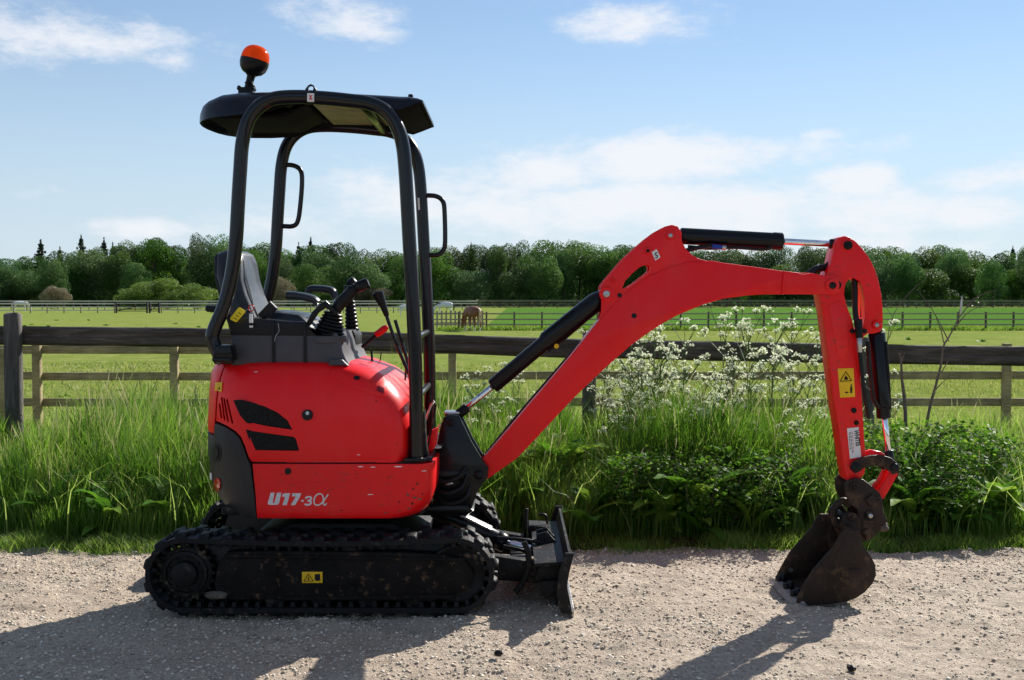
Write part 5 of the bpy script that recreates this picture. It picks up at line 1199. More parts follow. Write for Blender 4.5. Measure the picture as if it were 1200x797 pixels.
# travel lever
trv = tube('travel_lever', cr([W(449,358,5.45), W(458,385,5.45), W(468,412,5.45), W(476.5,432,5.45), W(480.5,444,5.45), W(481.5,470,5.45), W(482,528,5.45)], 5), .0085, M['rops'], ex, 12)
c_ = tube('handle', [W(442,341.5,5.45), W(442.5,343.5,5.45), W(445,349,5.45), W(449,358,5.45), W(453,369,5.45), W(454,371,5.45)], [.018,.030,.025,.017,.013,.008], M['plug'], None, 14); c_.parent = trv
trv2 = tube('travel_lever', cr([W(463,375,5.62), W(472,405,5.62), W(479,430,5.62), W(482,450,5.62), W(483,530,5.62)], 5), .0085, M['rops'], ex, 12)
bl_ = tube('blade_lever', [W(424,407,5.7), W(443,390,5.7)], .008, M['dgrey'], ex, 10)
c_ = tube('red_grip', [W(440,393,5.7), W(441,392,5.7), W(451,385,5.7), W(454,382.5,5.7)], [.010,.016,.018,.010], M['red'], None, 12); c_.parent = bl_
rod('pilot_rod', W(435,411,5.65), W(438.5,446,5.65), .0055, M['dgrey'], ex, 8); rod('pilot_rod', W(447,412,5.8), W(442,446,5.8), .003, M['dgrey'], ex, 8)
tube('pilot_hose', cr([W(476,425,5.7), W(474,455,5.7), W(470,480,5.7)], 4), .005, M['hose'], ex, 8)

# ---- canopy --------------------------------------------------------
RT = .0315
def hoop(Y, pts, name='canopy_hoop'): return tube(name, cr([W(u, v, Y) for u, v in pts], 6), RT, M['rops'], ex, 16)
YN1, YF1 = 5.15, 6.02
near_px = [(263,424),(254.5,411),(249,398),(251,386),(263,357),(271.5,322),(276.5,282),(279,240),(281.5,200),(284,168),(290,143),(302,126),(320,116),(345,113.5),(380,115),(410,118),(432,121),(450,129),(463,144),(471,166),(475,200),(479,270),(484,360),(487,440),(488,536)]
# the same hoop, as it stands, on the far side
nh = hoop(YN1, near_px)
def shift(pts, Ya, Yb): return [W(u, v, Ya)+Vector((0, Yb-Ya, 0)) for u, v in pts]
fh = tube('canopy_hoop', cr(shift(near_px, YN1, YF1), 6), RT, M['rops'], ex, 16)
for (u, v) in ((484,396),(486,468)): 
    p = W(u, v, YN1); rod('canopy_crossbar', p+Vector((.0,.01,0)), p+Vector((0,YF1-YN1-.01,0)), .017, M['steel'] if False else M['rops'], ex, 14)
for (u, v) in ((330,113.5),(425,120)): 
    p = W(u, v, YN1); rod('canopy_crossbar', p+Vector((0,.01,0)), p+Vector((0,YF1-YN1-.01,0)), .024, M['rops'], ex, 14)
for Y in (YN1, YF1):
    p = W(262.5,412,YN1); prism('hoop_foot', [(p.x-.045,p.z-.035),(p.x-.03,p.z+.03),(p.x+.04,p.z+.03),(p.x+.05,p.z-.035)], Y-.045, Y+.045, M['black'], ex, .008)
    p = W(263.5,421,YN1); box('mounting_flange', Vector((p.x, Y, p.z)), (.085,.12,.018), M['black'], ex, .004)
    p = W(488,537,YN1); box('mounting_flange', Vector((p.x, Y, p.z)), (.10,.12,.014), M['black'], ex, .003)
box('rear_shelf', Vector((X(268,5.3), YC, Z(424,5.2))), (.09,.76,.02), M['black'], ex, .004)
# hand rails
tube('hand_rail', cr([W(331,193,YF1), W(344,194,YF1), W(352,199.5,YF1), (W(354,212,YF1)), W(352,240,YF1), W(349,259,YF1), W(343,265,YF1), W(330,265,YF1)], 5), .0125, M['rops'], ex, 12)
tube('hand_rail', cr([W(498,229,YF1), W(511,230,YF1), W(519,236,YF1), W(521,249,YF1), W(521.5,285,YF1), W(518,295,YF1), W(511,299,YF1), W(500,298,YF1)], 5), .0125, M['rops'], ex, 12)
c_ = prism('white_sticker', prj([(489.3,232),(491.6,232),(492.2,246),(490,246)], YF1-RT), YF1-RT-.003, YF1-RT+.004, M['white'], None, 0); c_.parent = fh
# roof: rounded at the back, flat on top, sloping visor at the front
def roof_shell():
    bm = bmesh.new(); n = 15; stations = []
    # x stations: (x px at YC, top z px, lip z px, half width)
    st = [(242,.0,2.246,2.222,.04),(244,.0,2.262,2.221,.10),(247,.0,2.283,2.220,.165),(254,.0,2.308,2.219,.235),(263,.0,2.322,2.220,.29),(279,.0,2.342,2.222,.335),(300,.0,2.348,2.226,.365),(330,.0,2.348,2.235,.385),(350,.0,2.345,2.262,.388),(380,.0,2.336,2.285,.388),(430,.0,2.332,2.285,.388),(460,.0,2.328,2.262,.388),(477,.0,2.325,2.246,.388),(488,.0,2.322,2.262,.385),(497,.0,2.312,2.278,.382),(503,.0,2.298,2.284,.380)]
    rings = []
    for u, _, zt, zl, hw in st:
        x = X(u, YC); prof = []
        for k in range(n):
            a = math.pi*k/(n-1); e = .32
            y = -hw*(1 if math.cos(a) >= 0 else -1)*abs(math.cos(a))**e; z = zl+(zt-zl)*abs(math.sin(a))**.55
            fl = 1+.035*(1-abs(math.sin(a))**.5)*(1 if u < 345 else .3)
            prof.append((y*fl, z))
        rings.append([bm.verts.new((x, YC+y, z)) for y, z in prof])
    for i in range(len(rings)-1):
        for k in range(n-1): bm.faces.new((rings[i][k], rings[i][k+1], rings[i+1][k+1], rings[i+1][k]))
    bm.faces.new(rings[0]); bm.faces.new(rings[-1][::-1])
    bmesh.ops.recalc_face_normals(bm, faces=bm.faces)
    r_ = bmesh.ops.solidify(bm, geom=list(bm.faces), thickness=.012); return bm
rf_ = link('canopy_roof', from_bm(roof_shell(), 'canopy_roof', 45), M['roof'], ex); rf_.data.materials.append(M['roofin'])
for p_ in rf_.data.polygons:
    if p_.normal.z < -.15: p_.material_index = 1
# underside liner panels
c_ = prism('roof_liner', [(X(378,YC),2.300),(X(380,YC),2.288),(X(448,YC),2.284),(X(452,YC),2.296)], YC-.33, YC+.33, M['liner'], None, .004); c_.parent = rf_
c_ = prism('roof_liner', [(X(262,YC),2.23),(X(262,YC),2.24),(X(340,YC),2.25),(X(372,YC),2.30),(X(372,YC),2.288),(X(345,YC),2.235)], YC-.24, YC+.24, M['roofin'], None, .003); c_.parent = rf_
c_ = prism('roof_liner', [(X(455,YC),2.27),(X(455,YC),2.285),(X(478,YC),2.27),(X(499,YC),2.290),(X(499,YC),2.280),(X(478,YC),2.250)], YC-.36, YC+.36, M['roofin'], None, .003); c_.parent = rf_
tube('roof_cable', cr([W(350,149,5.9), W(362,145,5.9), W(371,143,5.9), W(376,140,5.85), W(383,142,5.9)], 4), .008, M['hose'], ex, 8)
rod('roof_bolt', Vector((X(482,5.3),5.3,2.315)), Vector((X(482,5.3),5.3,2.335)), .012, M['black'], ex, 10)
# lifting eye
eye = prism('lifting_eye', prj([(357,109.5),(358,104.5),(361.5,100),(364.5,98.8),(367.5,100),(371,104.5),(372,109.5)], YN1), YN1-.007, YN1+.007, M['black'], ex, .002)
boolean(eye, bm_prism(prj(circ((364.5,104), 3.1, 16), YN1), YN1-.05, YN1+.05), 'DIFFERENCE', 40)
ws = prism('warning_label', prj([(360.2,109.3),(368.3,109.6),(368,119.2),(360,119)], YN1-RT), YN1-RT-.0035, YN1-RT+.012, M['white'], None, 0); ws.parent = nh
c_ = prism('print_mark', prj([(362,112),(366.5,112),(364.8,114),(366.8,117),(362,117),(363.5,114.2)], YN1-RT), YN1-RT-.0045, YN1-RT-.003, M['lens_red'], None, 0); c_.parent = ws
# beacon
bc = W(290,107,5.4); tl = Euler((0, R(14), 0)).to_matrix()
def tilt(bm_, c, rot): bmesh.ops.transform(bm_, matrix=Matrix.Translation(c) @ rot.to_4x4(), verts=bm_.verts); return bm_
s5 = 5.6/F
bcn = link('beacon', from_bm(tilt(bm_lathe([(.004,0),(.020,0),(.024,.006),(.018,.012),(.018,.030),(.023,.036),(.018,.042),(.019,.070),(.026,.078),(.046,.088),(.060,.105),(.0665,.128),(.0665,.148),(.004,.148)], (0,0,0), 'z', 28), bc+Vector((-.0,0,0)), tl), 'beacon', 50), M['plug'], ex)
c_ = link('amber_dome', from_bm(tilt(bm_lathe([(.004,.147),(.0655,.147),(.0655,.160),(.062,.178),(.054,.194),(.042,.206),(.026,.214),(.010,.217),(.002,.2175)], (0,0,0), 'z', 32), bc, tl), 'amber_dome', 80), M['amber']); c_.parent = bcn
c_ = link('lamp_core', from_bm(tilt(bm_lathe([(.002,.149),(.020,.149),(.022,.155),(.022,.185),(.012,.195),(.002,.196)], (0,0,0), 'z', 16), bc, tl), 'lamp_core', 50), M['chrome']); c_.parent = bcn
c_ = box('beacon_bracket', W(289,107,5.4)+Vector((0,0,-.012)), (.07,.05,.045), M['plug'], None, .004); c_.parent = bcn
c_ = box('beacon_bracket', W(289,104.5,5.4), (.082,.05,.013), M['plug'], None, .004); c_.parent = bcn
for uu, vv in ((280.5,102.5),(297,102.5)): c_ = rod('wing_bolt', W(uu,vv+3,5.4), W(uu,vv-2,5.4), .010, M['plug'], None, 8); c_.parent = bcn
tube('beacon_cable', cr([W(292,95,5.38), W(296,98,5.38), W(293,104,5.38)], 4), .004, M['hose'], ex, 6)

# ---- swing post ----------------------------------------------------
tower = [(513,556),(512,545),(513,520),(517,500),(521,487),(529,483.5),(539,485),(545,497),(553,514),(565,534),(573,545),(572,556),(564,566),(559,575),(553,594),(546,600),(512,602),(508,595)]
for k, yy in enumerate((YC-.095, YC+.07)):
    c_ = prism('swing_post', prj(tower, YC), yy, yy+.025, M['black'], ex, .004)
prism('swing_core', prj([(510,595),(511,558),(530,552),(552,556),(556,572),(550,598),(520,602)], YC), YC-.072, YC+.072, M['black'], ex, .01)
prism('swing_web', prj([(520,540),(520,505),(533,505),(536,540)], YC), YC-.072, YC+.072, M['black'], ex, .006)
rod('boom_pin', Vector((W(562,553,YC).x, YC-.115, W(562,553,YC).z)), Vector((W(562,553,YC).x, YC+.115, W(562,553,YC).z)), .022, M['plug'], ex, 18)
p = W(529,493,YC); rod('cylinder_pin', Vector((p.x, YC-.105, p.z)), Vector((p.x, YC+.105, p.z)), .018, M['dirtyblack'], ex, 16)
rod('swing_pin', Vector((X(530,YC), YC, .40)), Vector((X(530,YC), YC, .80)), .035, M['dirtyblack'], ex, 18)
box('post_cap', W(530,483.5,YC)+Vector((0,0,.002)), (.075,.12,.010), M['steel'], ex, .002)
# swing cylinder, hoses round the post
sc0, sc1 = Vector((-.62, 5.78, .50)), Vector((-.28, 5.70, .50)); c_ = rod('swing_cylinder', sc0, sc1, .035, M['black'], ex, 20)
for k, pth in enumerate([[(506,560,5.45),(520,565,5.42),(536,560,5.42),(545,548,5.46)],[(506,570,5.47),(522,578,5.43),(540,572,5.44),(548,556,5.47)],[(508,582,5.5),(525,590,5.46),(545,584,5.46),(552,566,5.49)],
                         [(540,560,5.6),(556,546,5.6),(575,526,5.6),(598,498,5.6),(620,472,5.6),(645,443,5.6),(668,416.5,5.6),(682,400,5.6)],[(505,540,5.6),(520,536,5.63),(534,520,5.66),(541,505,5.66)]]):
    tube('hydraulic_hose', cr([W(*q) for q in pth], 5), .010, M['hose'], ex, 10)
rod('hose_fitting', W(522,567,5.42), W(531,566,5.42), .008, M['steel'], ex, 10)

# ---- boom ----------------------------------------------------------
box_px = [(556,548),(562,541),(575,527),(600,498),(620,474),(645,445),(668,418),(684,398),(700,378),(718,358),(738,339),(760,324),(784,313),(808,306.5),(835,305.5),(848,308),(890,313.5),(931,319.5),(950,320),(953,330),(951,345),(925,345),(900,345),(880,346),(848,350),(824,357),(795,369),(775,380),(757,392),(739,405),(722,420),(700,440),(676,463),(655,485),(630,512),(606,537),(585,552),(572,561),(564,564),(557,561),(553,555)]
boom = prism('boom', prj(box_px, YC-.075), YC-.075, YC+.075, M['red'], ex, .005, 30, 2)
p = W(562.5,553,YC-.075); c_ = lathe('pivot_boss', [(.012,-.012),(.034,-.012),(.037,-.008),(.037,.004),(.012,.004)], (p.x, YC-.075, p.z), M['red'], None, 'y', 24); c_.parent = boom
c_ = lathe('pin_end', [(.002,-.016),(.022,-.016),(.023,-.012),(.023,.0),(.002,.0)], (p.x, YC-.075, p.z), M['plug'], None, 'y', 20); c_.parent = boom
plate_px = [(690,392),(699,381),(703,366),(703.5,352),(701,345),(703,335),(709,327),(728,305),(742,292),(754,281.5),(766,272.5),(777,266.5),(785,264.5),(792,266.5),(796,273),(797,284),(801,292),(808,299),(817,304),(830,307),(846,309.5),(830,322),(760,345),(712,400)]
YPn = YC-.085
for sgn in (-1, 1):
    ya_ = YC-.068 if sgn < 0 else YC+.052
    pl = prism('boom_bracket', prj(plate_px, YC), ya_, ya_+.016, M['red'], ex, .003)
    boolean(pl, bm_prism(prj([(727.5,338),(731,329.5),(739,321),(748,313.5),(756,310.2),(760,312.5),(759.5,318),(752,324),(742,332),(733,338)], YC), YC-.2, YC+.2), 'DIFFERENCE', 35)
# hollow between the plates stays open; pins
def pinhead(u, v, r, Y, mat='red', inner='steel', par=None, dep=.012):
    p = W(u, v, Y); s_ = r/F*Y; o = lathe('pin_boss', [(.002,.0),(s_,.0),(s_,-dep*.7),(s_*.88,-dep),(s_*.55,-dep),(s_*.5,-dep*.6),(.002,-dep*.6)], (p.x, Y, p.z), M[mat], par or ex, 'y', 24)
    c2 = lathe('pin_end', [(.002,-dep*.5),(s_*.46,-dep*.5),(s_*.46,-dep*1.05),(s_*.3,-dep*1.2),(.002,-dep*1.2)], (p.x, Y, p.z), M[inner], None, 'y', 16); c2.parent = o; return o
yp = YC-.068
pinhead(785.5,276,5.2,yp); pinhead(710.5,344.5,8.5,yp); pinhead(759,294,4,yp,'red','dirtyblack'); pinhead(718,329,3.2,yp,'red','redw')
def bung(u, v, r, Y): p = W(u, v, Y); return lathe('hole_bung', [(.002,.002),(r/F*Y,.002),(r/F*Y,-.003),(r/F*Y*.7,-.0035),(.002,-.0015)], (p.x, Y, p.z), M['plug'], ex, 'y', 16)
bung(726,346,2.6,yp); bung(743,370,3.0,YC-.075); bung(932,337,3.8,YC-.075)
lb = prism('small_label', prj([(763.5,295.5),(769.5,292),(774,301.5),(768,305.5)], yp), yp-.0018, yp-.0002, M['white'], ex, 0)
c_ = tube('print_mark', cr([W(770.5,296,yp-.0025), W(768,297,yp-.0025), W(768.5,299,yp-.0025), W(770.5,299.5,yp-.0025), W(770,302,yp-.0025), W(768,302,yp-.0025)], 3), .0022, M['ink'], None, 6); c_.parent = lb
# end fork that clasps the arm
fork_px = [(918,317.5),(935,319.5),(940,322),(950,320),(957,321),(965,323),(976,322.5),(984,326),(987.5,334),(985,342),(977,346),(965,345),(952,345),(925,345),(916,345)]
for yy in (YC-.087, YC+.073): prism('boom_fork', prj(fork_px, YC-.08), yy, yy+.014, M['red'], ex, .003)
pinhead(975,334.5,8.2,YC-.087,'redw','dirtyblack'); pn = W(975,334.5,YC); rod('arm_pin', Vector((pn.x, YC-.095, pn.z)), Vector((pn.x, YC+.095, pn.z)), .02, M['dirtyblack'], ex, 16)
# boom cylinder
ab, at_ = W(539.5,484,YC), W(703,350,YC); dd = (at_-ab).normalized()
e1 = W(577,453,YC); e2 = W(637,402.5,YC)
bc_ = tube('boom_cylinder', [e1, e1+dd*.006, e2, e2+dd*.02, at_-dd*.03, at_+dd*.005], [.033,.037,.037,.047,.048,.040], M['black'], ex, 28)
c_ = rod('piston_rod', ab+dd*.02, e1+dd*.02, .0145, M['chrome'], None); c_.parent = bc_
c_ = rod('rod_eye', ab-dd*.03, ab+dd*.045, .024, M['dirtyblack'], None); c_.parent = bc_
c_ = rod('end_eye', at_-dd*.01, W(710.5,344.5,YC), .035, M['black'], None); c_.parent = bc_
off = Vector((.02,-.01,-.038)); c_ = tube('cylinder_pipe', [e2+off, e2+dd*.10+off*1.1, e2+dd*.26+off, e2+dd*.28], .008, M['black'], None, 8); c_.parent = bc_
c_ = lathe('pipe_clamp', [(.002,-.02),(.012,-.02),(.012,.02),(.002,.02)], e2+dd*.05+off*1.15, M['yellow'], None, 'y', 10); c_.parent = bc_
# arm cylinder on top
a0, a1 = W(797,276.5,YC), W(917,283,YC); d2 = (a1-a0).normalized()
ac_ = tube('arm_cylinder', [a0, a0+d2*.008, a1-d2*.05, a1-d2*.045, a1-d2*.004, a1], [.036,.040,.040,.0425,.0425,.038], M['black'], ex, 28)
c_ = rod('piston_rod', a1-d2*.02, W(984,286.3,YC), .0155, M['chrome'], None); c_.parent = ac_
c_ = rod('rod_eye', W(972,285.8,YC), W(993,287,YC), .024, M['plug'], None); c_.parent = ac_
c_ = rod('end_eye', W(783,276,YC), a0+d2*.02, .03, M['black'], None); c_.parent = ac_
c_ = tube('cylinder_pipe', cr([W(806,289,YC-.02), W(830,291,YC-.03), W(860,290,YC-.03), W(895,292,YC-.03), W(905,289,YC-.02)], 4), .0085, M['hose'], None, 8); c_.parent = ac_
tube('hydraulic_hose', cr([W(803,294,YC-.03), W(815,291,YC-.04), W(835,287.5,YC-.045)], 4), .011, M['hose'], ex, 8)
rod('hose_fitting', W(834,288.5,YC-.045), W(846,290,YC-.045), .011, M['blue'], ex, 10); rod('hose_fitting', W(846,290,YC-.045), W(851,290.5,YC-.045), .012, M['steel'], ex, 10)

# ---- dipper arm ----------------------------------------------------
dip_px = [(977,293),(979,284),(983,278.5),(990,276.5),(997,278.5),(1003,283),(1009,289.5),(1015,297),(1021,306),(1026,317),(1030,330),(1033,345),(1034.5,360),(1035,375),(1034.5,384),(1031,389),(1024,391),(1017,391),(1012.5,394.5),(1009,402),(1007.5,413),(1008.5,441),(1011,480),(1013,515),(1015,540),(1013,556),(1006,563),(998,566),(992,562),(989,545),(983,503),(976.5,462),(969,400),(965,368),(960.5,345),(962,330),(968,322),(974,308)]
YD0, YD1 = YC-.062, YC+.062
dip = prism('dipper_arm', prj(dip_px, YD0), YD0, YD1, M['redd'], ex, .004, 30, 2)
boolean(dip, bm_prism(prj([(989,345),(990.5,333),(995,327),(1001,325.5),(1007,329),(1011,337),(1013,350),(1013.5,372),(1011,384),(1006,388),(1001,386),(997.5,372),(992,358)], YD0), 5, 6.2), 'DIFFERENCE', 35)
c_ = prism('pin_plate', prj(circ((993.5,287.5), 8, 22), YD0), YD0-.005, YD0-.0005, M['red'], None, .002); c_.parent = dip
pinhead(993.5,287.5,5.2,YD0-.005,'plug','plug'); pinhead(1027,380.8,5.4,YD0)
c_ = prism('strap_plate', prj([(970,358),(985,352),(992,362),(994,390),(996,415),(990,422),(981,415),(977,395)], YD0), YD0-.004, YD0+.001, M['redd'], None, .0025); c_.parent = dip
for (u, v, r) in ((1000.5,481,3.2),(1003.5,495.5,2.8)): pinhead(u, v, r, YD0, 'dirtyblack', 'dirtyblack', dep=.007)
# black hose through the slot with its crimped end, clamp bolts
hs = tube('dipper_hose', cr([W(1001,322,YC-.02), W(1002,340,YC-.03), W(1002,362,YC-.05), W(1004,378,YC-.075), W(1006,392,YC-.09)], 5), .014, M['hose'], ex, 10)
c_ = rod('hose_end', W(1006,374,YC-.085), W(1007,396,YC-.092), .018, M['dirtyblack'], None, 12); c_.parent = hs
c_ = rod('crimp_fitting', W(1007,395,YC-.092), W(1007.5,413,YC-.092), .013, M['steel'], None, 12); c_.parent = hs
tube('hydraulic_hose', cr([W(1007.5,412,YC-.09), W(1009.5,430,YC-.08), W(1013,460,YC-.06), W(1018,490,YC-.04)], 5), .010, M['hose'], ex, 10)
tube('hydraulic_hose', cr([W(1009,336,YC), W(1010.5,352,YC), W(1010,372,YC)], 4), .009, M['hose'], ex, 8)
for u in (998.5, 1013): p = W(u, 388, YD0); lathe('clamp_bolt', [(.002,.004),(.011,.004),(.011,-.012),(.004,-.014),(.002,-.014)], (p.x, YD0, p.z), M['dirtyblack'], ex, 'y', 10)
tube('hydraulic_hose', cr([W(947,322,YC-.03), W(957,315,YC-.02), W(968,313,YC), W(976,306,YC+.01)], 5), .018, M['hose'], ex, 10)
# stickers on the arm
ys_ = YD0-.0022
wl = prism('warning_sticker', prj([(981.5,432),(1000,431.5),(1002,465),(984.5,466)], YD0), ys_, YD0-.0002, M['yellow'], ex, 0)
tri_sign(984.5,447,991.3,435.5,998,446, ys_-.001, wl, .8); c_ = prism('pictogram', prj([(989,444),(991,440),(994,443.5),(993,445),(990,445.3)], ys_), ys_-.0012, ys_, M['ink'], None, 0); c_.parent = wl
for q in ([(996.5,453),(998.2,452.5),(998.8,456),(998.4,461),(996.8,461),(996.2,457)], [(989.5,460),(992,458.8),(994.8,460),(992,461)], [(996.6,450.6),(998,450.2),(998.4,452),(996.9,452.3)]):
    c_ = prism('pictogram', prj(q, ys_), ys_-.0012, ys_, M['ink'], None, 0); c_.parent = wl
ow = prism('owner_label', prj([(992.5,502),(1006,500.5),(1009,535.5),(996,537.5)], YD0), ys_, YD0-.0002, M['white'], ex, 0)
a_t, a_b = W(1000,505,ys_), W(1003,529,ys_); ang_ = math.atan2(a_b.z-a_t.z, a_b.x-a_t.x)
tx = textmesh('lettering', 'WHITES', .030, M['ink'], ow, (a_t.x+.004, ys_-.0003, a_t.z+.002), rot=(R(90), -ang_, 0), off=.0010, sx=.72, ext=.0003)
for k, (uo, l0, l1) in enumerate(((998.5,506,531),(996.6,506,532),(994.8,507,528))):
    for j in range(6):
        va, vb_ = l0+(l1-l0)*j/6, l0+(l1-l0)*(j+.75)/6; sl = .085
        c_ = prism('print_line', prj([(uo+(va-505)*sl-.35,va),(uo+(va-505)*sl+.35,va),(uo+(vb_-505)*sl+.35,vb_),(uo+(vb_-505)*sl-.35,vb_)], ys_), ys_-.0006, ys_, M['ink'] if k != 0 else M['lens_red'], None, 0); c_.parent = ow
# bucket cylinder
g0_, g1_ = W(1026.5,383,YC), W(1036,490,YC); d3 = (g1_-g0_).normalized()
kc = tube('bucket_cylinder', [g0_+d3*.03, g0_+d3*.036, g1_-d3*.06, g1_-d3*.055, g1_-d3*.004, g1_], [.037,.041,.041,.034,.034,.030], M['black'], ex, 28)
c_ = rod('piston_rod', g1_-d3*.02, W(1042.5,538,YC), .0145, M['chrome'], None); c_.parent = kc
c_ = rod('rod_eye', W(1041,528,YC), W(1045,547,YC), .021, M['black'], None); c_.parent = kc
c_ = rod('end_eye', W(1027,380,YC), g0_+d3*.04, .026, M['black'], None); c_.parent = kc
c_ = tube('cylinder_pipe', [W(1017,400,YC-.05), W(1019,430,YC-.055), W(1024,468,YC-.045), W(1030,478,YC-.03)], .011, M['black'], None, 8); c_.parent = kc
c_ = tube('cylinder_pipe', [W(1038,400,YC-.03), W(1041,440,YC-.03), W(1043,480,YC-.02)], .008, M['dirtyblack'], None, 8); c_.parent = kc
# linkage
lk1 = [(997,549),(998,542),(1004,538.5),(1010,536),(1020,533.5),(1032,533),(1043,536),(1051,542),(1055,548),(1053,554),(1046,556),(1041,552),(1035,547.5),(1024,545.5),(1014,547),(1008,552),(1002,555)]
for yy in (YD0-.022, YD1+.006): prism('tipping_link', prj(lk1, YD0-.015), yy, yy+.016, M['bucket'], ex, .004)
lk2 = [(1046,545),(1052,548),(1051,556),(1043,570),(1035,583),(1030,588),(1022,584),(1027,576),(1036,563),(1042,553)]
for yy in (YC-.045, YC+.027): prism('bucket_link', prj(lk2, YC-.03), yy, yy+.018, M['redw'], ex, .003)
lk3 = [(1002,541),(1010,531),(1022,527.5),(1034,530),(1045,539),(1041,542),(1032,536),(1022,533.5),(1013,536),(1006,543)]
prism('link_guard', prj(lk3, YC), YC+.02, YC+.04, M['red'], ex, .003)
lk4 = [(1034,550),(1038,552),(1036,560),(1030,568),(1024,573),(1020,570),(1028,562)]
prism('link_guard', prj(lk4, YC), YC-.01, YC+.01, M['red'], ex, .003)
for (u, v, r) in ((1003,548,5.5),(1048.5,548,5)): 
    p = W(u, v, YD0-.022); rod('link_pin', Vector((p.x, YD0-.032, p.z)), Vector((p.x, YD1+.032, p.z)), r/F*5.5, M['plug'], ex, 18)

# ---- quick hitch and bucket ---------------------------------------
qh = [(990,568),(994,563),(1003,560),(1012,562),(1022,570),(1031,578),(1034.5,586),(1035,600),(1039.5,609),(1038,614),(1031,622),(1022,631),(1011,636),(1003,630),(1000,618),(1006,606),(1004,596),(995,590),(991,580)]
hch = [prism('quick_hitch', prj(qh, YC-.09), yy, yy+.022, M['bucket'], ex, .005) for yy in (YC-.095, YC+.073)]
prism('hitch_core', prj([(1000,575),(1020,578),(1030,590),(1032,608),(1020,622),(1008,620),(1006,600),(997,588)], YC), YC-.074, YC+.074, M['bucket'], ex, .012)
for (u, v, r, mt) in ((1019,603.8,6,'dirtyblack'),(1027,586,4.6,'bucket'),(1000,570,5,'bucket')): pinhead(u, v, r, YC-.095, mt, 'steel' if mt == 'dirtyblack' else 'dirtyblack', dep=.016)
c_ = prism('latch_block', prj([(1014,585),(1022,578.5),(1032,588),(1025,596),(1018,592)], YC-.1), YC-.112, YC-.093, M['bucket'], None, .004); c_.parent = hch[0]
tube('hitch_hook', cr([W(988,620,YC-.05), W(979,612,YC-.05), W(977,600,YC-.05), W(981,591,YC-.05), W(989,587,YC-.05), W(996,592,YC-.05)], 5), .018, M['bucket'], ex, 10)
rod('bucket_pin', Vector((W(984,602,YC).x, YC-.12, W(984,602,YC).z)), Vector((W(984,602,YC).x, YC+.12, W(984,602,YC).z)), .016, M['dirtyblack'], ex, 14)
clod('mud_clod', tuple(W(1031,617,YC-.05)), (.04,.05,.025), 61, 'mud'); clod('mud_clod', tuple(W(1014,625,YC-.08)), (.03,.03,.03), 62, 'bucket')
YK0, YK1 = 5.28, 5.71
side_px = [(1000,622),(1007,622),(1008,630),(1012,640),(1020,650),(1026,662),(1027,674),(1023,684),(1014,694),(1003,701.5),(990,706),(970,708.5),(945,709.5),(931,708.5),(936,697),(944,682),(953,668),(966,653),(978,640),(984,628),(990,622)]
bk = bpy.data.objects.new('bucket', None)
bk = link('bucket', from_bm(bm_prism(prj(side_px, YK0), YK0, YK0+.016, .004), 'bucket', 35), M['bucket'], ex)   # near cheek
c_ = prism('cheek_plate', prj(side_px, YK0), YK1-.016, YK1, M['bucket'], None, .004); c_.parent = bk
# wrapper sheet: curved back and floor between the cheeks
back = [W(u, v, YK0) for u, v in [(1000,623),(1007,623),(1008,630),(1012,640),(1020,650),(1026,662),(1027,674),(1023,684),(1014,694),(1003,701.5),(990,706),(970,708.5),(950,709.5),(938,709)]]
sm = cr(back, 3); inn = []
for i, p in enumerate(sm):
    t_ = (sm[min(i+1, len(sm)-1)]-sm[max(i-1, 0)]).normalized(); inn.append(p+Vector((t_.z,0,-t_.x))*.024)
cen = Vector((sum(p.x for p in sm)/len(sm), 0, sum(p.z for p in sm)/len(sm)))
k_ = len(sm)//2
if (Vector((inn[k_].x,0,inn[k_].z))-cen).length > (Vector((sm[k_].x,0,sm[k_].z))-cen).length: inn = [2*a-b_ for a, b_ in zip(sm, inn)]
wr = prism('wrapper_sheet', [(p.x, p.z) for p in sm]+[(p.x, p.z) for p in inn[::-1]], YK0+.014, YK1-.014, M['bucket'], None, .0, 50); wr.parent = bk
# lip with bolt-on edge
lip = prism('cutting_edge', prj([(927.5,706),(930,703),(937,702.5),(938,705)], YK0), YK0-.004, YK1+.004, M['lip'], None, .002); lip.parent = bk
lip2 = prism('bolt_on_edge', prj([(925,708.3),(928,705.5),(942,704.5),(946,709.8),(928,710)], YK0), YK0-.006, YK1+.006, M['lip'], None, .002); lip2.parent = bk
for yy in (YK0+.07, YK0+.21, YK0+.36):
    for (u, v) in ((935,702),(940,700)):
        p = W(u, v, YK0); p.y = yy; c_ = rod('edge_bolt', p+Vector((0,0,-.02)), p+Vector((-.006,0,.022)), .017, M['plug'], None, 8); c_.parent = bk
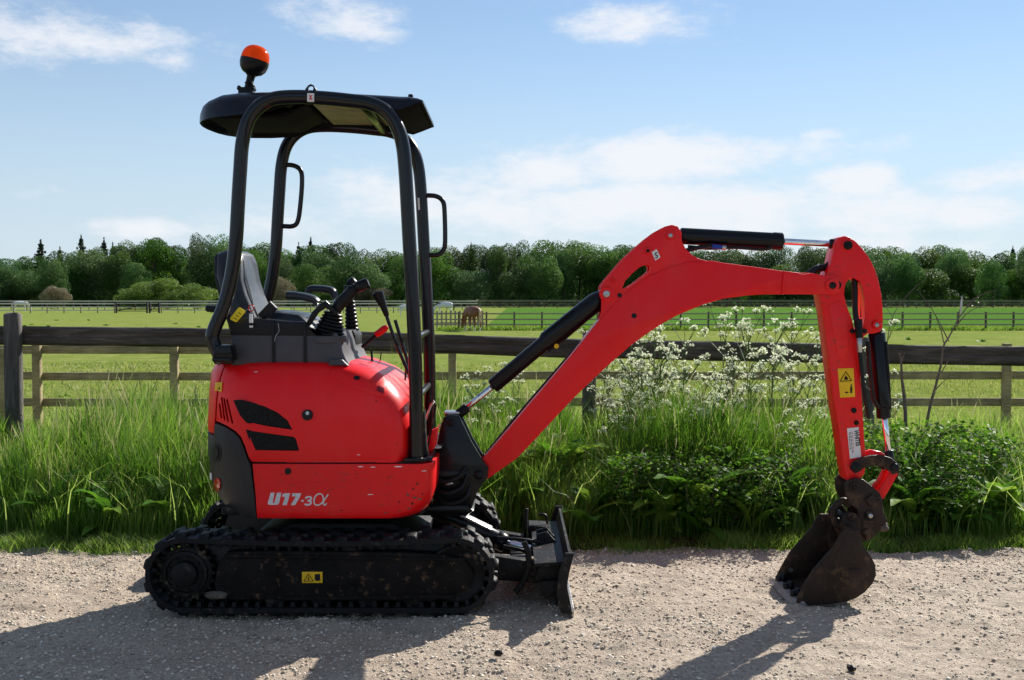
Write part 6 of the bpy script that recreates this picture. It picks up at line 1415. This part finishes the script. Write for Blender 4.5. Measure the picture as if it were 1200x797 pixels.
# side cutter tops, ears, stiffening plate on the cheek
ear = [(984,640),(985,612),(987,604),(994,599),(1002,601),(1007,608),(1007,625),(1010,645),(1000,655),(988,655)]
for yy in (YC-.125, YC+.105): prism('bucket_ear', prj(ear, YC-.1), yy, yy+.02, M['bucket'], ex, .005)
pinhead(998,605,5, YC-.125,'bucket','dirtyblack', dep=.012)
c_ = prism('cheek_stiffener', prj([(985,668),(1000,666.5),(1013,668),(1016,672),(1013,676),(1000,677.5),(986,676)], YK0), YK0-.007, YK0+.002, M['bucket'], None, .003); c_.parent = bk
c_ = prism('cheek_rim', prj([(932,707),(936,697),(944,682),(953,668),(966,653),(978,640),(984,628),(989,628),(983,642),(970,656),(957,671),(949,685),(941,698),(938,707)], YK0), YK0-.006, YK0+.002, M['bucket'], None, .002); c_.parent = bk
c_ = lathe('cheek_hole_ring', [(.002,-.002),(.011,-.002),(.012,.003),(.002,.003)], tuple(W(926.8,668,YK1-.02)), M['steel'], None, 'y', 12); c_.parent = bk

# ---- keys hanging at the console ----------------------------------
kt = tag(empty('key_tags', tuple(W(290,365,5.16))), 'keys with a yellow tag and a white fob hanging beside the seat', 'keys')
YK = 5.165
link('yellow_tag', from_bm(bm_prism(prj([(269.5,373),(279,360.8),(281,360.3),(287,364),(287.2,366),(277.5,377.3),(275.5,377.3),(270,374.6)], YK), YK, YK+.004, .001), 'yellow_tag'), M['ytag'], kt)
for k in range(3): link('print_line', from_bm(bm_prism(prj([(274+k*2.5,372.5-k*3),(274.6+k*2.5,371.9-k*3),(278+k*2.3,374.6-k*3.2),(277.4+k*2.3,375.2-k*3.2)], YK), YK-.0012, YK, 0), 'print_line'), M['ink'], kt)
link('white_fob', from_bm(bm_prism(prj([(291.8,368),(295.5,368),(296.5,382),(296,384),(292.4,384),(291.8,382)], YK), YK, YK+.008, .002), 'white_fob'), M['white'], kt)
link('fob_band', from_bm(bm_prism(prj([(291.5,378.5),(296.6,378.5),(296.7,381.5),(291.6,381.5)], YK), YK-.0015, YK+.0095, 0), 'fob_band'), M['ink'], kt)
rp = [W(294.3+3.2*math.cos(a), 361+3.6*math.sin(a), YK+.002) for a in [2*math.pi*k/16 for k in range(17)]]
link('key_ring', from_bm(bm_tube(rp, .0022, 6), 'key_ring', 60), M['lens_red'], kt)
link('key_chain', from_bm(bm_tube([W(286,364,YK+.002), W(292,362.5,YK+.002)], .0015, 6), 'key_chain', 60), M['steel'], kt)
link('key_chain', from_bm(bm_tube([W(294,364.5,YK+.002), W(294,369,YK+.002)], .0015, 6), 'key_chain', 60), M['steel'], kt)
tube('console_wire', cr([W(326,379,5.18), W(327,388,5.18), W(323,394,5.18), W(322,400,5.18)], 5), .0012, M['steel'], ex, 5)
